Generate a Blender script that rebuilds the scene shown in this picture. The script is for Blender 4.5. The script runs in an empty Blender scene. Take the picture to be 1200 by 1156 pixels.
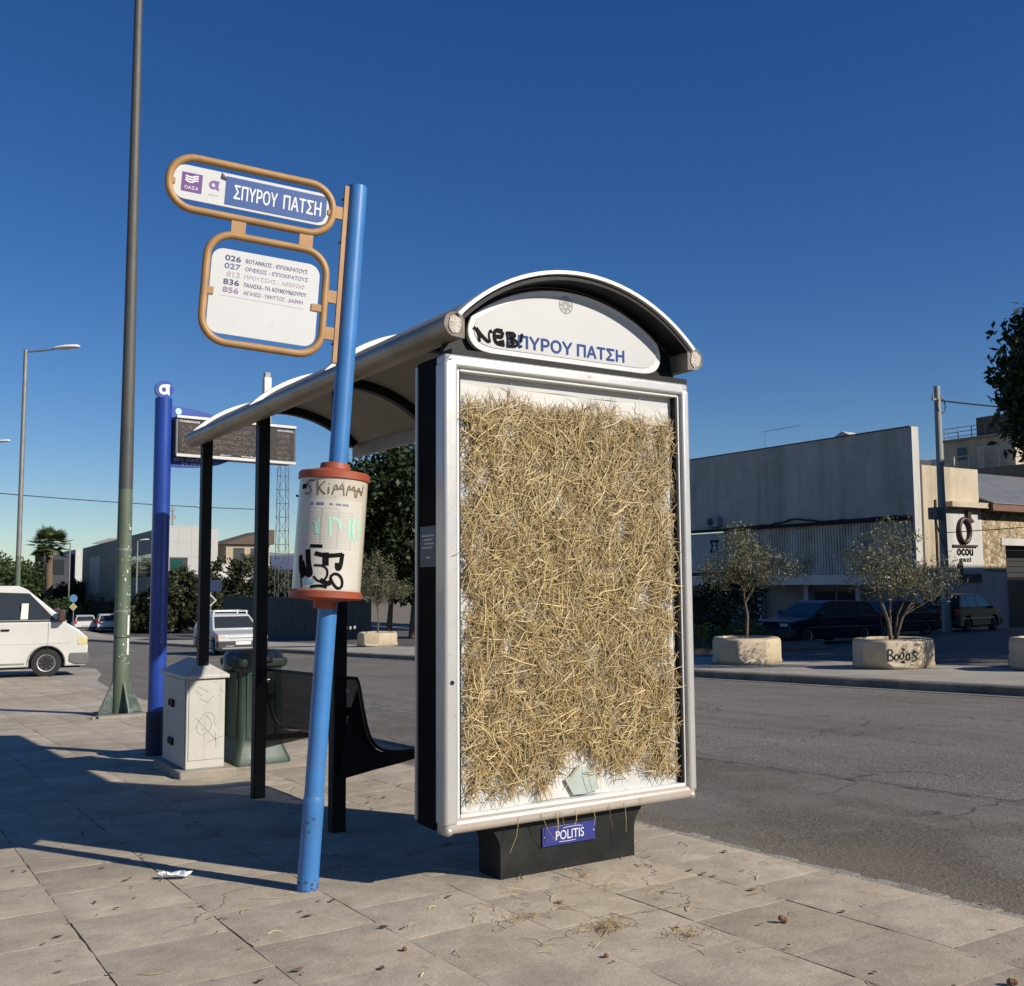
import bpy, bmesh, math, random
import numpy as np
from mathutils import Vector, Matrix
from mathutils.geometry import delaunay_2d_cdt
R = math.radians
random.seed(7); rng = np.random.default_rng(7)
SC = bpy.context.scene
COL = SC.collection
# World frame: +x runs from the pavement across the street, +y runs along the street, away from the camera.
SLOPE = 0.0314
def gz(y):                                   # the street falls gently away, then levels out
    if y > 76: return -SLOPE*76
    if y < -30: return SLOPE*30
    return -SLOPE*y

# ------------------------------------------------------------------ camera, sky, sun
cam = bpy.data.objects.new('camera', bpy.data.cameras.new('camera')); COL.objects.link(cam); SC.camera = cam
yaw, pit, rol = R(32.52), R(5.03), R(-0.367)
fh = Vector((math.sin(yaw), math.cos(yaw), 0)); r0 = Vector((math.cos(yaw), -math.sin(yaw), 0)); z0 = Vector((0, 0, 1))
fw = fh*math.cos(pit) + z0*math.sin(pit); u0 = z0*math.cos(pit) - fh*math.sin(pit)
rt = r0*math.cos(rol) + u0*math.sin(rol); up = u0*math.cos(rol) - r0*math.sin(rol)
mw = Matrix((rt, up, -fw)).transposed().to_4x4(); mw.translation = (-2.0755, -3.8032, 1.25)
cam.matrix_world = mw
cam.data.sensor_fit = 'HORIZONTAL'; cam.data.sensor_width = 36; cam.data.lens = 36.345
cam.data.clip_start = 0.05; cam.data.clip_end = 9000

SUN_AZ = R(152.0); SUN_EL = R(31.0)          # azimuth from +y towards +x
world = bpy.data.worlds.new('World'); SC.world = world; world.use_nodes = True
wn = world.node_tree.nodes; wl = world.node_tree.links
bg = wn['Background']
sky = wn.new('ShaderNodeTexSky'); sky.sky_type = 'NISHITA'; sky.sun_disc = False
sky.sun_elevation = SUN_EL; sky.sun_rotation = SUN_AZ
sky.air_density = 1.0; sky.dust_density = 0.05; sky.ozone_density = 4.5
hs_ = wn.new('ShaderNodeHueSaturation'); hs_.inputs['Saturation'].default_value = 1.26; hs_.inputs['Hue'].default_value = .512
wl.new(sky.outputs[0], hs_.inputs['Color']); wl.new(hs_.outputs[0], bg.inputs[0]); bg.inputs[1].default_value = 0.074
sun = bpy.data.objects.new('sun', bpy.data.lights.new('sun', 'SUN')); COL.objects.link(sun)
sd = Vector((math.sin(SUN_AZ)*math.cos(SUN_EL), math.cos(SUN_AZ)*math.cos(SUN_EL), math.sin(SUN_EL)))
sun.rotation_euler = sd.to_track_quat('Z', 'Y').to_euler(); sun.location = sd*60
sun.data.energy = 5.0; sun.data.angle = R(0.53); sun.data.color = (1.0, 0.93, 0.81)
SC.view_settings.view_transform = 'Standard'; SC.view_settings.look = 'None'
SC.view_settings.exposure = 0.22; SC.view_settings.gamma = 1.0
SC.cycles.max_bounces = 6; SC.cycles.transparent_max_bounces = 12

# ------------------------------------------------------------------ materials
MATS = {}
def nodes_of(name):
    m = bpy.data.materials.new(name); m.use_nodes = True
    nt = m.node_tree
    return m, nt.nodes, nt.links, nt.nodes['Principled BSDF']
def noise(N, L, vec, scale, detail=5, rough=.55):
    n = N.new('ShaderNodeTexNoise'); n.inputs['Scale'].default_value = scale
    n.inputs['Detail'].default_value = detail; n.inputs['Roughness'].default_value = rough
    L.new(vec, n.inputs['Vector']); return n.outputs['Fac']
def ramp(N, L, fac, stops):
    r = N.new('ShaderNodeValToRGB'); L.new(fac, r.inputs[0])
    e = r.color_ramp.elements
    while len(e) < len(stops): e.new(.5)
    for el, (p, c) in zip(e, stops):
        el.position = p; el.color = (*c, 1) if len(c) == 3 else c
    return r.outputs[0]
def mixc(N, L, fac, a, b, mode='MIX'):
    m = N.new('ShaderNodeMix'); m.data_type = 'RGBA'; m.blend_type = mode
    for s, v in ((0, fac), (6, a), (7, b)):
        if hasattr(v, 'is_linked'): L.new(v, m.inputs[s])
        elif s == 0: m.inputs[0].default_value = v
        else: m.inputs[s].default_value = (*v, 1)
    return m.outputs[2]
def mth(N, L, op, a, b=0.0):
    m = N.new('ShaderNodeMath'); m.operation = op
    for i, v in enumerate((a, b)):
        if hasattr(v, 'is_linked'): L.new(v, m.inputs[i])
        else: m.inputs[i].default_value = v
    return m.outputs[0]
def M(name, col, rough=.6, metal=0., var=.12, vs=6., bump=0., bs=80., dirt=None, dirt_amt=.35, dirt_s=2.5, spec=.5, coat=0., streak=0., wear=0.):
    if name in MATS: return MATS[name]
    m, N, L, P = nodes_of(name)
    tc = N.new('ShaderNodeTexCoord').outputs['Object']
    c1 = tuple(max(0, x*(1-var)) for x in col); c2 = tuple(min(1, x*(1+var)) for x in col)
    out = ramp(N, L, noise(N, L, tc, vs), [(.3, c1), (.7, c2)])
    if dirt:
        f = noise(N, L, tc, dirt_s, 8, .68)
        f = ramp(N, L, f, [(.48, (0, 0, 0)), (.72, (dirt_amt,)*3)])
        out = mixc(N, L, f, out, dirt)
    if wear:
        f = ramp(N, L, noise(N, L, tc, 26, 4, .75), [(.62, (0, 0, 0)), (.67, (wear,)*3)])
        g2_ = ramp(N, L, noise(N, L, tc, 3.2, 3), [(.46, (0, 0, 0)), (.6, (1, 1, 1))])
        out = mixc(N, L, mth(N, L, 'MULTIPLY', f, g2_), out, tuple(x*.3+.025 for x in col))
        mp = N.new('ShaderNodeMapping'); mp.inputs['Scale'].default_value = (14, 14, .9); L.new(tc, mp.inputs[0])
        f = ramp(N, L, noise(N, L, mp.outputs[0], 1., 7, .7), [(.55, (0, 0, 0)), (.75, (wear*.7,)*3)])
        out = mixc(N, L, f, out, tuple(x*.55+.02 for x in col))
    if streak:
        mp = N.new('ShaderNodeMapping'); mp.inputs['Scale'].default_value = (1.1, 1.1, .07); L.new(tc, mp.inputs[0])
        f = ramp(N, L, noise(N, L, mp.outputs[0], 1., 8, .7), [(.46, (0, 0, 0)), (.70, (streak,)*3)])
        out = mixc(N, L, f, out, tuple(x*.45 for x in col))
    L.new(out, P.inputs['Base Color'])
    rr = N.new('ShaderNodeMapRange'); L.new(noise(N, L, tc, vs*3), rr.inputs[0])
    rr.inputs[3].default_value = max(.02, rough-.08); rr.inputs[4].default_value = min(1, rough+.08)
    L.new(rr.outputs[0], P.inputs['Roughness'])
    P.inputs['Metallic'].default_value = metal; P.inputs['Specular IOR Level'].default_value = spec
    P.inputs['Coat Weight'].default_value = coat
    if bump:
        b = N.new('ShaderNodeBump'); b.inputs['Strength'].default_value = bump; b.inputs['Distance'].default_value = .01
        L.new(noise(N, L, tc, bs), b.inputs['Height']); L.new(b.outputs[0], P.inputs['Normal'])
    MATS[name] = m; return m

def leaf_mat(name, c1, c2, trans=.25, rough=.55):
    if name in MATS: return MATS[name]
    m, N, L, P = nodes_of(name)
    g = N.new('ShaderNodeNewGeometry')
    c = ramp(N, L, g.outputs['Random Per Island'], [(.0, c1), (1., c2)])
    L.new(c, P.inputs['Base Color']); P.inputs['Roughness'].default_value = rough; P.inputs['Specular IOR Level'].default_value = .3
    t = N.new('ShaderNodeBsdfTranslucent'); L.new(c, t.inputs[0])
    mx = N.new('ShaderNodeMixShader'); mx.inputs[0].default_value = trans
    L.new(P.outputs[0], mx.inputs[1]); L.new(t.outputs[0], mx.inputs[2]); L.new(mx.outputs[0], N['Material Output'].inputs[0])
    MATS[name] = m; return m

def slab_mat():
    m, N, L, P = nodes_of('concrete_slab')
    tc = N.new('ShaderNodeTexCoord').outputs['Object']
    g = N.new('ShaderNodeNewGeometry')
    base = ramp(N, L, g.outputs['Random Per Island'], [(0., (.415, .362, .285)), (.5, (.462, .406, .324)), (1., (.505, .448, .362))])
    big = ramp(N, L, noise(N, L, tc, .9, 6, .6), [(.3, (.74, .72, .70)), (.7, (1.12, 1.10, 1.07))])
    c = mixc(N, L, 1., base, big, 'MULTIPLY')
    mid = ramp(N, L, noise(N, L, tc, 7, 8, .7), [(.3, (.76, .74, .72)), (.65, (1.08, 1.07, 1.05))])
    c = mixc(N, L, 1., c, mid, 'MULTIPLY')
    gr = ramp(N, L, noise(N, L, tc, 160, 3, .7), [(.3, (.72, .71, .70)), (.7, (1.16, 1.16, 1.16))])
    c = mixc(N, L, 1., c, gr, 'MULTIPLY')
    # trodden gum and dark spots
    v = N.new('ShaderNodeTexVoronoi'); v.inputs['Scale'].default_value = 4.2; v.inputs['Randomness'].default_value = 1
    L.new(tc, v.inputs['Vector'])
    rad = mth(N, L, 'MULTIPLY', noise(N, L, v.outputs['Position'], 3.3, 0), .16)
    d = mth(N, L, 'LESS_THAN', v.outputs['Distance'], mth(N, L, 'SUBTRACT', rad, .045))
    c = mixc(N, L, mth(N, L, 'MULTIPLY', d, .6), c, (.085, .075, .065))
    # rusty / earthy stains
    st = ramp(N, L, noise(N, L, tc, 1.7, 10, .75), [(.55, (0, 0, 0)), (.75, (.45, .45, .45))])
    c = mixc(N, L, st, c, (.17, .135, .10))
    # hairline cracks
    wv = N.new('ShaderNodeTexVoronoi'); wv.feature = 'DISTANCE_TO_EDGE'; wv.inputs['Scale'].default_value = .55
    wob = N.new('ShaderNodeTexNoise'); wob.inputs['Scale'].default_value = 3.0; wob.inputs['Detail'].default_value = 6
    L.new(tc, wob.inputs['Vector'])
    vm = N.new('ShaderNodeVectorMath'); vm.operation = 'MULTIPLY_ADD'; L.new(wob.outputs['Color'], vm.inputs[0])
    vm.inputs[1].default_value = (.3, .3, .3); L.new(tc, vm.inputs[2]); L.new(vm.outputs[0], wv.inputs['Vector'])
    cr = mth(N, L, 'LESS_THAN', wv.outputs['Distance'], .0011)
    gate = ramp(N, L, noise(N, L, tc, .8, 2), [(.52, (0, 0, 0)), (.56, (1, 1, 1))])
    cr = mth(N, L, 'MULTIPLY', cr, gate)
    c = mixc(N, L, mth(N, L, 'MULTIPLY', cr, .75), c, (.07, .06, .05))
    L.new(c, P.inputs['Base Color']); P.inputs['Roughness'].default_value = .86
    b = N.new('ShaderNodeBump'); b.inputs['Strength'].default_value = .5; b.inputs['Distance'].default_value = .006
    hh = mth(N, L, 'ADD', noise(N, L, tc, 45, 6, .7), mth(N, L, 'MULTIPLY', cr, -1.5))
    hh = mth(N, L, 'ADD', hh, mth(N, L, 'MULTIPLY', noise(N, L, tc, 5, 4), 1.6))
    L.new(hh, b.inputs['Height']); L.new(b.outputs[0], P.inputs['Normal'])
    return m

def asphalt_mat(name, col, stone=.5, coarse=90., warm=0., pits=False):
    m, N, L, P = nodes_of(name)
    tc = N.new('ShaderNodeTexCoord').outputs['Object']
    big = ramp(N, L, noise(N, L, tc, .45, 7, .65), [(.3, tuple(x*.8 for x in col)), (.7, tuple(x*1.2 for x in col))])
    gr = ramp(N, L, noise(N, L, tc, coarse, 2, .6), [(.32, (1-stone,)*3), (.52, (1, 1, 1)), (.74, (1+stone*1.2,)*3)])
    c = mixc(N, L, 1., big, gr, 'MULTIPLY')
    mp = N.new('ShaderNodeMapping'); mp.inputs['Scale'].default_value = (3.2, .12, 1); L.new(tc, mp.inputs[0])
    tr = ramp(N, L, noise(N, L, mp.outputs[0], 1., 5), [(.35, (.86,)*3), (.65, (1.12,)*3)])
    c = mixc(N, L, 1., c, tr, 'MULTIPLY')
    mp2 = N.new('ShaderNodeMapping'); mp2.inputs['Scale'].default_value = (16, 1.2, 1); L.new(tc, mp2.inputs[0])
    st = ramp(N, L, noise(N, L, mp2.outputs[0], 1., 6, .7), [(.60, (0, 0, 0)), (.70, (.4, .4, .4))])
    c = mixc(N, L, st, c, tuple(x*.45 for x in col))
    if warm:
        f = ramp(N, L, noise(N, L, tc, 1.1, 7, .7), [(.45, (0, 0, 0)), (.7, (warm,)*3)])
        c = mixc(N, L, f, c, (.17, .135, .10))
    cv = N.new('ShaderNodeTexVoronoi'); cv.feature = 'DISTANCE_TO_EDGE'; cv.inputs['Scale'].default_value = .5
    wb = N.new('ShaderNodeTexNoise'); wb.inputs['Scale'].default_value = 2.5; wb.inputs['Detail'].default_value = 8; L.new(tc, wb.inputs['Vector'])
    va = N.new('ShaderNodeVectorMath'); va.operation = 'MULTIPLY_ADD'; L.new(wb.outputs['Color'], va.inputs[0]); va.inputs[1].default_value = (.5, .5, .5); L.new(tc, va.inputs[2]); L.new(va.outputs[0], cv.inputs['Vector'])
    ck = mth(N, L, 'MULTIPLY', mth(N, L, 'LESS_THAN', cv.outputs['Distance'], .0045), ramp(N, L, noise(N, L, tc, .35, 2), [(.44, (0, 0, 0)), (.50, (.8, .8, .8))]))
    c = mixc(N, L, ck, c, tuple(x*.3 for x in col))
    hgt = noise(N, L, tc, coarse, 4, .7)
    if pits:
        pm_ = ramp(N, L, noise(N, L, tc, .62, 7, .72), [(.47, (0, 0, 0)), (.56, (1, 1, 1))])
        gv = noise(N, L, tc, 42, 4, .75)
        gc = ramp(N, L, gv, [(.30, (.025, .02, .016)), (.46, (.115, .095, .073)), (.62, (.17, .14, .105)), (.75, (.30, .26, .20))])
        c = mixc(N, L, mth(N, L, 'MULTIPLY', pm_, .85), c, gc)
        sx_ = N.new('ShaderNodeSeparateXYZ'); L.new(tc, sx_.inputs[0])
        kx = N.new('ShaderNodeMapRange'); L.new(mth(N, L, 'ADD', sx_.outputs[0], mth(N, L, 'MULTIPLY', noise(N, L, tc, 1.3, 6, .7), -1.5)), kx.inputs[0])
        kx.inputs[1].default_value = .75; kx.inputs[2].default_value = 1.7; kx.inputs[3].default_value = .75; kx.inputs[4].default_value = 0
        dn = ramp(N, L, noise(N, L, tc, 70, 3, .7), [(.3, (.15, .118, .085)), (.6, (.27, .225, .168)), (.8, (.36, .31, .24))])
        c = mixc(N, L, kx.outputs[0], c, dn)
        hgt = mth(N, L, 'ADD', hgt, mth(N, L, 'MULTIPLY', mth(N, L, 'MULTIPLY', gv, pm_), 1.3))
    L.new(c, P.inputs['Base Color']); P.inputs['Roughness'].default_value = .82
    b = N.new('ShaderNodeBump'); b.inputs['Strength'].default_value = .8; b.inputs['Distance'].default_value = .012
    L.new(hgt, b.inputs['Height']); L.new(b.outputs[0], P.inputs['Normal'])
    return m

def perf_mat(name, col):
    # sheet steel with punched round holes laid out on the unrolled sheet
    m, N, L, P = nodes_of(name)
    uv = N.new('ShaderNodeUVMap'); uv.uv_map = 'UVMap'
    sp = N.new('ShaderNodeSeparateXYZ'); L.new(uv.outputs[0], sp.inputs[0])
    S = .0135
    def cell(ox, oy):
        a = mth(N, L, 'SUBTRACT', mth(N, L, 'FRACT', mth(N, L, 'ADD', mth(N, L, 'DIVIDE', sp.outputs[0], S), ox)), .5)
        b = mth(N, L, 'SUBTRACT', mth(N, L, 'FRACT', mth(N, L, 'ADD', mth(N, L, 'DIVIDE', sp.outputs[1], S*1.6), oy)), .5)
        b = mth(N, L, 'MULTIPLY', b, 1.6)
        return mth(N, L, 'ADD', mth(N, L, 'MULTIPLY', a, a), mth(N, L, 'MULTIPLY', b, b))
    d = mth(N, L, 'MINIMUM', cell(0, 0), cell(.5, .5))
    hole = mth(N, L, 'LESS_THAN', d, .026)
    P.inputs['Base Color'].default_value = (*col, 1); P.inputs['Roughness'].default_value = .45; P.inputs['Specular IOR Level'].default_value = .25
    t = N.new('ShaderNodeBsdfTransparent'); mx = N.new('ShaderNodeMixShader')
    L.new(hole, mx.inputs[0]); L.new(P.outputs[0], mx.inputs[1]); L.new(t.outputs[0], mx.inputs[2])
    L.new(mx.outputs[0], N['Material Output'].inputs[0])
    return m

def glass_mat(name, tint=(.03, .035, .04), rough=.05):
    if name in MATS: return MATS[name]
    m, N, L, P = nodes_of(name)
    P.inputs['Base Color'].default_value = (*tint, 1); P.inputs['Roughness'].default_value = rough
    P.inputs['Specular IOR Level'].default_value = .42
    MATS[name] = m; return m

# ------------------------------------------------------------------ mesh helpers
class MB:
    def __init__(s): s.v = []; s.f = []; s.uv = None
    def add(s, vs, fs):
        o = len(s.v); s.v += [tuple(map(float, p)) for p in vs]; s.f += [tuple(i+o for i in f) for f in fs]; return s
    def box(s, x0, x1, y0, y1, z0, z1):
        return s.add([(x0,y0,z0),(x1,y0,z0),(x1,y1,z0),(x0,y1,z0),(x0,y0,z1),(x1,y0,z1),(x1,y1,z1),(x0,y1,z1)],
                     [(0,3,2,1),(4,5,6,7),(0,1,5,4),(1,2,6,5),(2,3,7,6),(3,0,4,7)])
    def tube(s, pts, r, n=10, closed=False, caps=True, flat=None):
        P = [Vector(p) for p in pts]; m = len(P)
        rr = r if isinstance(r, (list, tuple)) else [r]*m
        rings = []; ref = None
        for i in range(m):
            if closed: t = P[(i+1) % m]-P[i-1]
            else: t = P[min(i+1, m-1)]-P[max(i-1, 0)]
            if t.length < 1e-9: t = Vector((0, 0, 1))
            t.normalize()
            if ref is None:
                ref = Vector((0, 0, 1)) if abs(t.z) < .9 else Vector((1, 0, 0))
            a = ref - t*ref.dot(t)
            if a.length < 1e-6: a = Vector((0, 1, 0)) - t*t.y
            a.normalize(); b = t.cross(a); ref = a
            rings.append([P[i] + (a*math.cos(2*math.pi*k/n) + b*math.sin(2*math.pi*k/n))*rr[i] for k in range(n)])
        vs = [q for rg in rings for q in rg]; fs = []
        for i in range(m if closed else m-1):
            j = (i+1) % m
            for k in range(n):
                l = (k+1) % n; fs.append((i*n+k, i*n+l, j*n+l, j*n+k))
        if caps and not closed:
            fs.append(tuple(reversed(range(n)))); fs.append(tuple((m-1)*n+k for k in range(n)))
        return s.add(vs, fs)
    def cyl(s, p0, p1, r0, r1=None, n=20):
        return s.tube([p0, p1], [r0, r0 if r1 is None else r1], n)
    def lathe(s, prof, n=32, c=(0, 0, 0)):
        vs = []; fs = []
        for r, z in prof:
            for k in range(n):
                a = 2*math.pi*k/n; vs.append((c[0]+r*math.cos(a), c[1]+r*math.sin(a), c[2]+z))
        for i in range(len(prof)-1):
            for k in range(n):
                l = (k+1) % n; fs.append((i*n+k, i*n+l, (i+1)*n+l, (i+1)*n+k))
        fs.append(tuple(reversed(range(n)))); fs.append(tuple((len(prof)-1)*n+k for k in range(n)))
        return s.add(vs, fs)
    def prism(s, poly, a0, a1, axis='y'):
        # poly in the two other axes: 'y' -> (x,z), 'x' -> (y,z), 'z' -> (x,y)
        mk = {'y': lambda p, a: (p[0], a, p[1]), 'x': lambda p, a: (a, p[0], p[1]), 'z': lambda p, a: (p[0], p[1], a)}[axis]
        n = len(poly)
        vs = [mk(p, a0) for p in poly] + [mk(p, a1) for p in poly]
        fs = [tuple(range(n)), tuple(reversed(range(n, 2*n)))]
        fs += [(i, n+i, n+(i+1) % n, (i+1) % n) for i in range(n)]
        return s.add(vs, fs)
    def quad(s, a, b, c, d): return s.add([a, b, c, d], [(0, 1, 2, 3)])
    def ribbon(s, pts, w, y):             # flat stroke in the x-z plane at depth y, 1 mm proud
        P = [Vector((p[0], p[1])) for p in pts]; vs = []
        for i, p in enumerate(P):
            t = P[min(i+1, len(P)-1)]-P[max(i-1, 0)]
            if t.length < 1e-9: t = Vector((1, 0))
            t.normalize(); nrm = Vector((-t.y, t.x))*w*.5
            vs += [(p.x+nrm.x, y, p.y+nrm.y), (p.x-nrm.x, y, p.y-nrm.y)]
        return s.add(vs, [(2*i, 2*i+1, 2*i+3, 2*i+2) for i in range(len(P)-1)])

def link(name, mesh, mat, parent=None, smooth=None, bevel=0, seg=2, loc=None, recalc=True):
    o = bpy.data.objects.new(name, mesh); COL.objects.link(o)
    if mat: mesh.materials.append(mat)
    if parent: o.parent = parent
    if loc: o.location = loc
    if recalc:
        bm = bmesh.new(); bm.from_mesh(mesh); bmesh.ops.recalc_face_normals(bm, faces=bm.faces); bm.to_mesh(mesh); bm.free()
    if smooth:
        mesh.shade_smooth()
        mesh.set_sharp_from_angle(angle=R(smooth))
    if bevel:
        b = o.modifiers.new('bevel', 'BEVEL'); b.width = bevel; b.segments = seg; b.limit_method = 'ANGLE'; b.angle_limit = R(40)
        b.harden_normals = False
        if smooth is None: mesh.shade_smooth(); mesh.set_sharp_from_angle(angle=R(35))
    return o
def obj(name, mb, mat, parent=None, **k):
    me = bpy.data.meshes.new(name); me.from_pydata(mb.v, [], mb.f); me.update()
    return link(name, me, mat, parent, **k)
def tag(o, label=None, cat=None, group=None, kind=None):
    if label: o['label'] = label
    if cat: o['category'] = cat
    if group: o['group'] = group
    if kind: o['kind'] = kind
    return o
def thing(name, label, cat, loc=(0, 0, 0), rot=(0, 0, 0), group=None):
    o = bpy.data.objects.new(name, None); COL.objects.link(o); o.empty_display_size = .2
    o.location = loc; o.rotation_euler = rot
    return tag(o, label, cat, group)
def struct(name, mb, mat, **k): return tag(obj(name, mb, mat, **k), kind='structure')
def copy_tree(o, parent=None):
    kids = list(o.children)
    c = o.copy(); COL.objects.link(c)
    if parent: c.parent = parent
    for ch in kids: copy_tree(ch, c)
    return c
def arc(cx, cz, r, a0, a1, n): return [(cx+r*math.cos(R(a0+(a1-a0)*i/n)), cz+r*math.sin(R(a0+(a1-a0)*i/n))) for i in range(n+1)]
def rrect(x0, x1, z0, z1, r, n=6):
    return arc(x1-r, z0+r, r, -90, 0, n)+arc(x1-r, z1-r, r, 0, 90, n)+arc(x0+r, z1-r, r, 90, 180, n)+arc(x0+r, z0+r, r, 180, 270, n)
def text(name, body, x0, x1, z0, z1, y, mat, parent, bold=0., keep=False, align='L', depth=.0008):
    cu = bpy.data.curves.new('lettering', 'FONT'); cu.body = body; cu.size = 1; cu.extrude = 0; cu.resolution_u = 4; cu.fill_mode = 'NONE' if cu.dimensions == '3D' else cu.fill_mode
    cu.dimensions = '2D'; cu.fill_mode = 'NONE'
    t = bpy.data.objects.new('lettering', cu); COL.objects.link(t)
    dg = bpy.context.evaluated_depsgraph_get(); raw = bpy.data.meshes.new_from_object(t.evaluated_get(dg))
    bpy.data.objects.remove(t); bpy.data.curves.remove(cu)
    v2 = [Vector((v.co.x, v.co.y)) for v in raw.vertices]; nb_ = {}
    for e in raw.edges:
        i, j = e.vertices; nb_.setdefault(i, []).append(j); nb_.setdefault(j, []).append(i)
    bpy.data.meshes.remove(raw)
    ed = []; seen = set()                     # closed contours, each followed in the order of its points
    for st in sorted(nb_):
        if st in seen: continue
        lp = [st]; seen.add(st); cur = st
        while True:
            nx = [q for q in sorted(nb_[cur]) if q not in seen]
            if not nx: break
            cur = nx[0]; seen.add(cur); lp.append(cur)
        ed += list(zip(lp, lp[1:]+lp[:1]))
    ov, _, of_, *_r = delaunay_2d_cdt(v2, ed, [], 1, 1e-6)
    A_ = np.array([v2[i] for i, j in ed]); B_ = np.array([v2[j] for i, j in ed]); keepf = []
    for f in of_:
        px = sum(ov[i].x for i in f)/len(f); py = sum(ov[i].y for i in f)/len(f)
        up_x = (A_[:, 1] <= py) & (B_[:, 1] > py); dn_x = (A_[:, 1] > py) & (B_[:, 1] <= py)
        side_ = (B_[:, 0]-A_[:, 0])*(py-A_[:, 1])-(px-A_[:, 0])*(B_[:, 1]-A_[:, 1])
        if int((up_x & (side_ > 0)).sum())-int((dn_x & (side_ < 0)).sum()) != 0: keepf.append(tuple(f))
    me = bpy.data.meshes.new(name); me.from_pydata([(v.x, v.y, 0) for v in ov], [], keepf); me.update()
    n = len(me.vertices); co = np.empty(n*3); me.vertices.foreach_get('co', co); co = co.reshape(-1, 3)
    lo, hi = co.min(0), co.max(0); w, h = hi[0]-lo[0], hi[1]-lo[1]
    sx, sz = (x1-x0)/w, (z1-z0)/h
    if keep: sx = sz
    out = np.stack([x0+(co[:, 0]-lo[0])*sx, np.full(n, y), z0+(co[:, 1]-lo[1])*sz], 1)
    me.vertices.foreach_set('co', out.ravel()); me.update()
    if bold:
        base = MB().add([tuple(v.co) for v in me.vertices], [tuple(f.vertices) for f in me.polygons]); mb = MB(); b_ = bold*(z1-z0)*1.6
        for q, (dx, dz_) in enumerate(((-b_, 0), (b_, 0), (0, -b_), (0, b_), (0, 0))): mb.add([(v[0]+dx, v[1]-.00004*q, v[2]+dz_) for v in base.v], base.f)
        bpy.data.meshes.remove(me); return obj(name, mb, mat, parent, recalc=False)
    return link(name, me, mat, parent, recalc=False)
def np_mesh(name, V, F, mat, parent=None, smooth=False):     # V (n,3), F (m,k) all the same size
    me = bpy.data.meshes.new(name); k = F.shape[1]
    me.vertices.add(len(V)); me.vertices.foreach_set('co', np.ascontiguousarray(V, dtype=np.float32).ravel())
    me.loops.add(F.size); me.loops.foreach_set('vertex_index', F.astype(np.int32).ravel())
    me.polygons.add(len(F)); me.polygons.foreach_set('loop_start', (np.arange(len(F))*k).astype(np.int32))
    me.polygons.foreach_set('loop_total', np.full(len(F), k, np.int32)); me.update(calc_edges=True)
    return link(name, me, mat, parent, recalc=False)

# ------------------------------------------------------------------ ground, pavement, road
def sheet(xs, y0, y1, dz, step=2., mb=None):
    mb = mb or MB(); x0, x1 = xs
    ys = [y0]
    while ys[-1] < y1: ys.append(min(y1, ys[-1]+step))
    if y0 < 76 < y1: ys = sorted(set(ys+[76]))
    vs = []
    for y in ys: vs += [(x0, y, gz(y)+dz), (x1, y, gz(y)+dz)]
    return mb.add(vs, [(2*i, 2*i+1, 2*i+3, 2*i+2) for i in range(len(ys)-1)])
KERB = 1.5; MED0, MED1 = 10.75, 14.3
earth = M('bare_earth', (.16, .13, .095), .95, var=.3, vs=1.5, bump=.6, bs=20)
struct('ground', sheet((-900, 900), -200, 4000, -.42, 20), earth)
road_m = asphalt_mat('road_asphalt', (.165, .149, .124), .65, 60)
patch_m = asphalt_mat('patch_asphalt', (.168, .152, .128), .5, 95, .45, True)
struct('road', sheet((KERB+.10, MED0), -14, 260, -.115, 1.), road_m)
# a later repair strip along the kerb and a worn gravelly pit inside it
def poly_sheet(pts, dz):
    return MB().add([(x, y, gz(y)+dz) for x, y in pts], [tuple(range(len(pts)))])
def wob(pts, amp, step=.12):
    out = []
    for i, p in enumerate(pts):
        q = pts[(i+1) % len(pts)]; n = max(1, int(math.dist(p, q)/step))
        for k in range(n):
            t = k/n; out.append((p[0]+(q[0]-p[0])*t+random.uniform(-amp, amp), p[1]+(q[1]-p[1])*t+random.uniform(-amp, amp)))
    return out
struct('road_repair', poly_sheet(wob([(KERB+.12, -9), (4.06, -9), (4.0, 0), (3.86, 2.6), (3.8, 9), (KERB+.12, 9)], .012), -.107), patch_m)
seam = M('tar_seam', (.03, .028, .026), .8)
mbs = MB()
pp = [(float(np.interp(y_, [-9, 0, 2.6, 9], [4.03, 4.01, 3.87, 3.82]))+random.uniform(-.012, .012), y_) for y_ in np.arange(-9, 9, .09)]
pw = [random.uniform(.007, .02) for _ in pp]
for i in range(len(pp)-1):
    a, b = pp[i], pp[i+1]; w, w2 = pw[i], pw[i+1]
    mbs.add([(a[0]-w, a[1], gz(a[1])-.099), (a[0]+w, a[1], gz(a[1])-.099), (b[0]+w2, b[1], gz(b[1])-.099), (b[0]-w2, b[1], gz(b[1])-.099)], [(0, 1, 2, 3)])
struct('road_seam', mbs, seam)
far_m = asphalt_mat('side_asphalt', (.10, .094, .085), .4, 40)
struct('far_road', sheet((MED1+.05, 43.6), -40, 260, -.16, 2.), far_m)
slabm = slab_mat()
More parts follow.
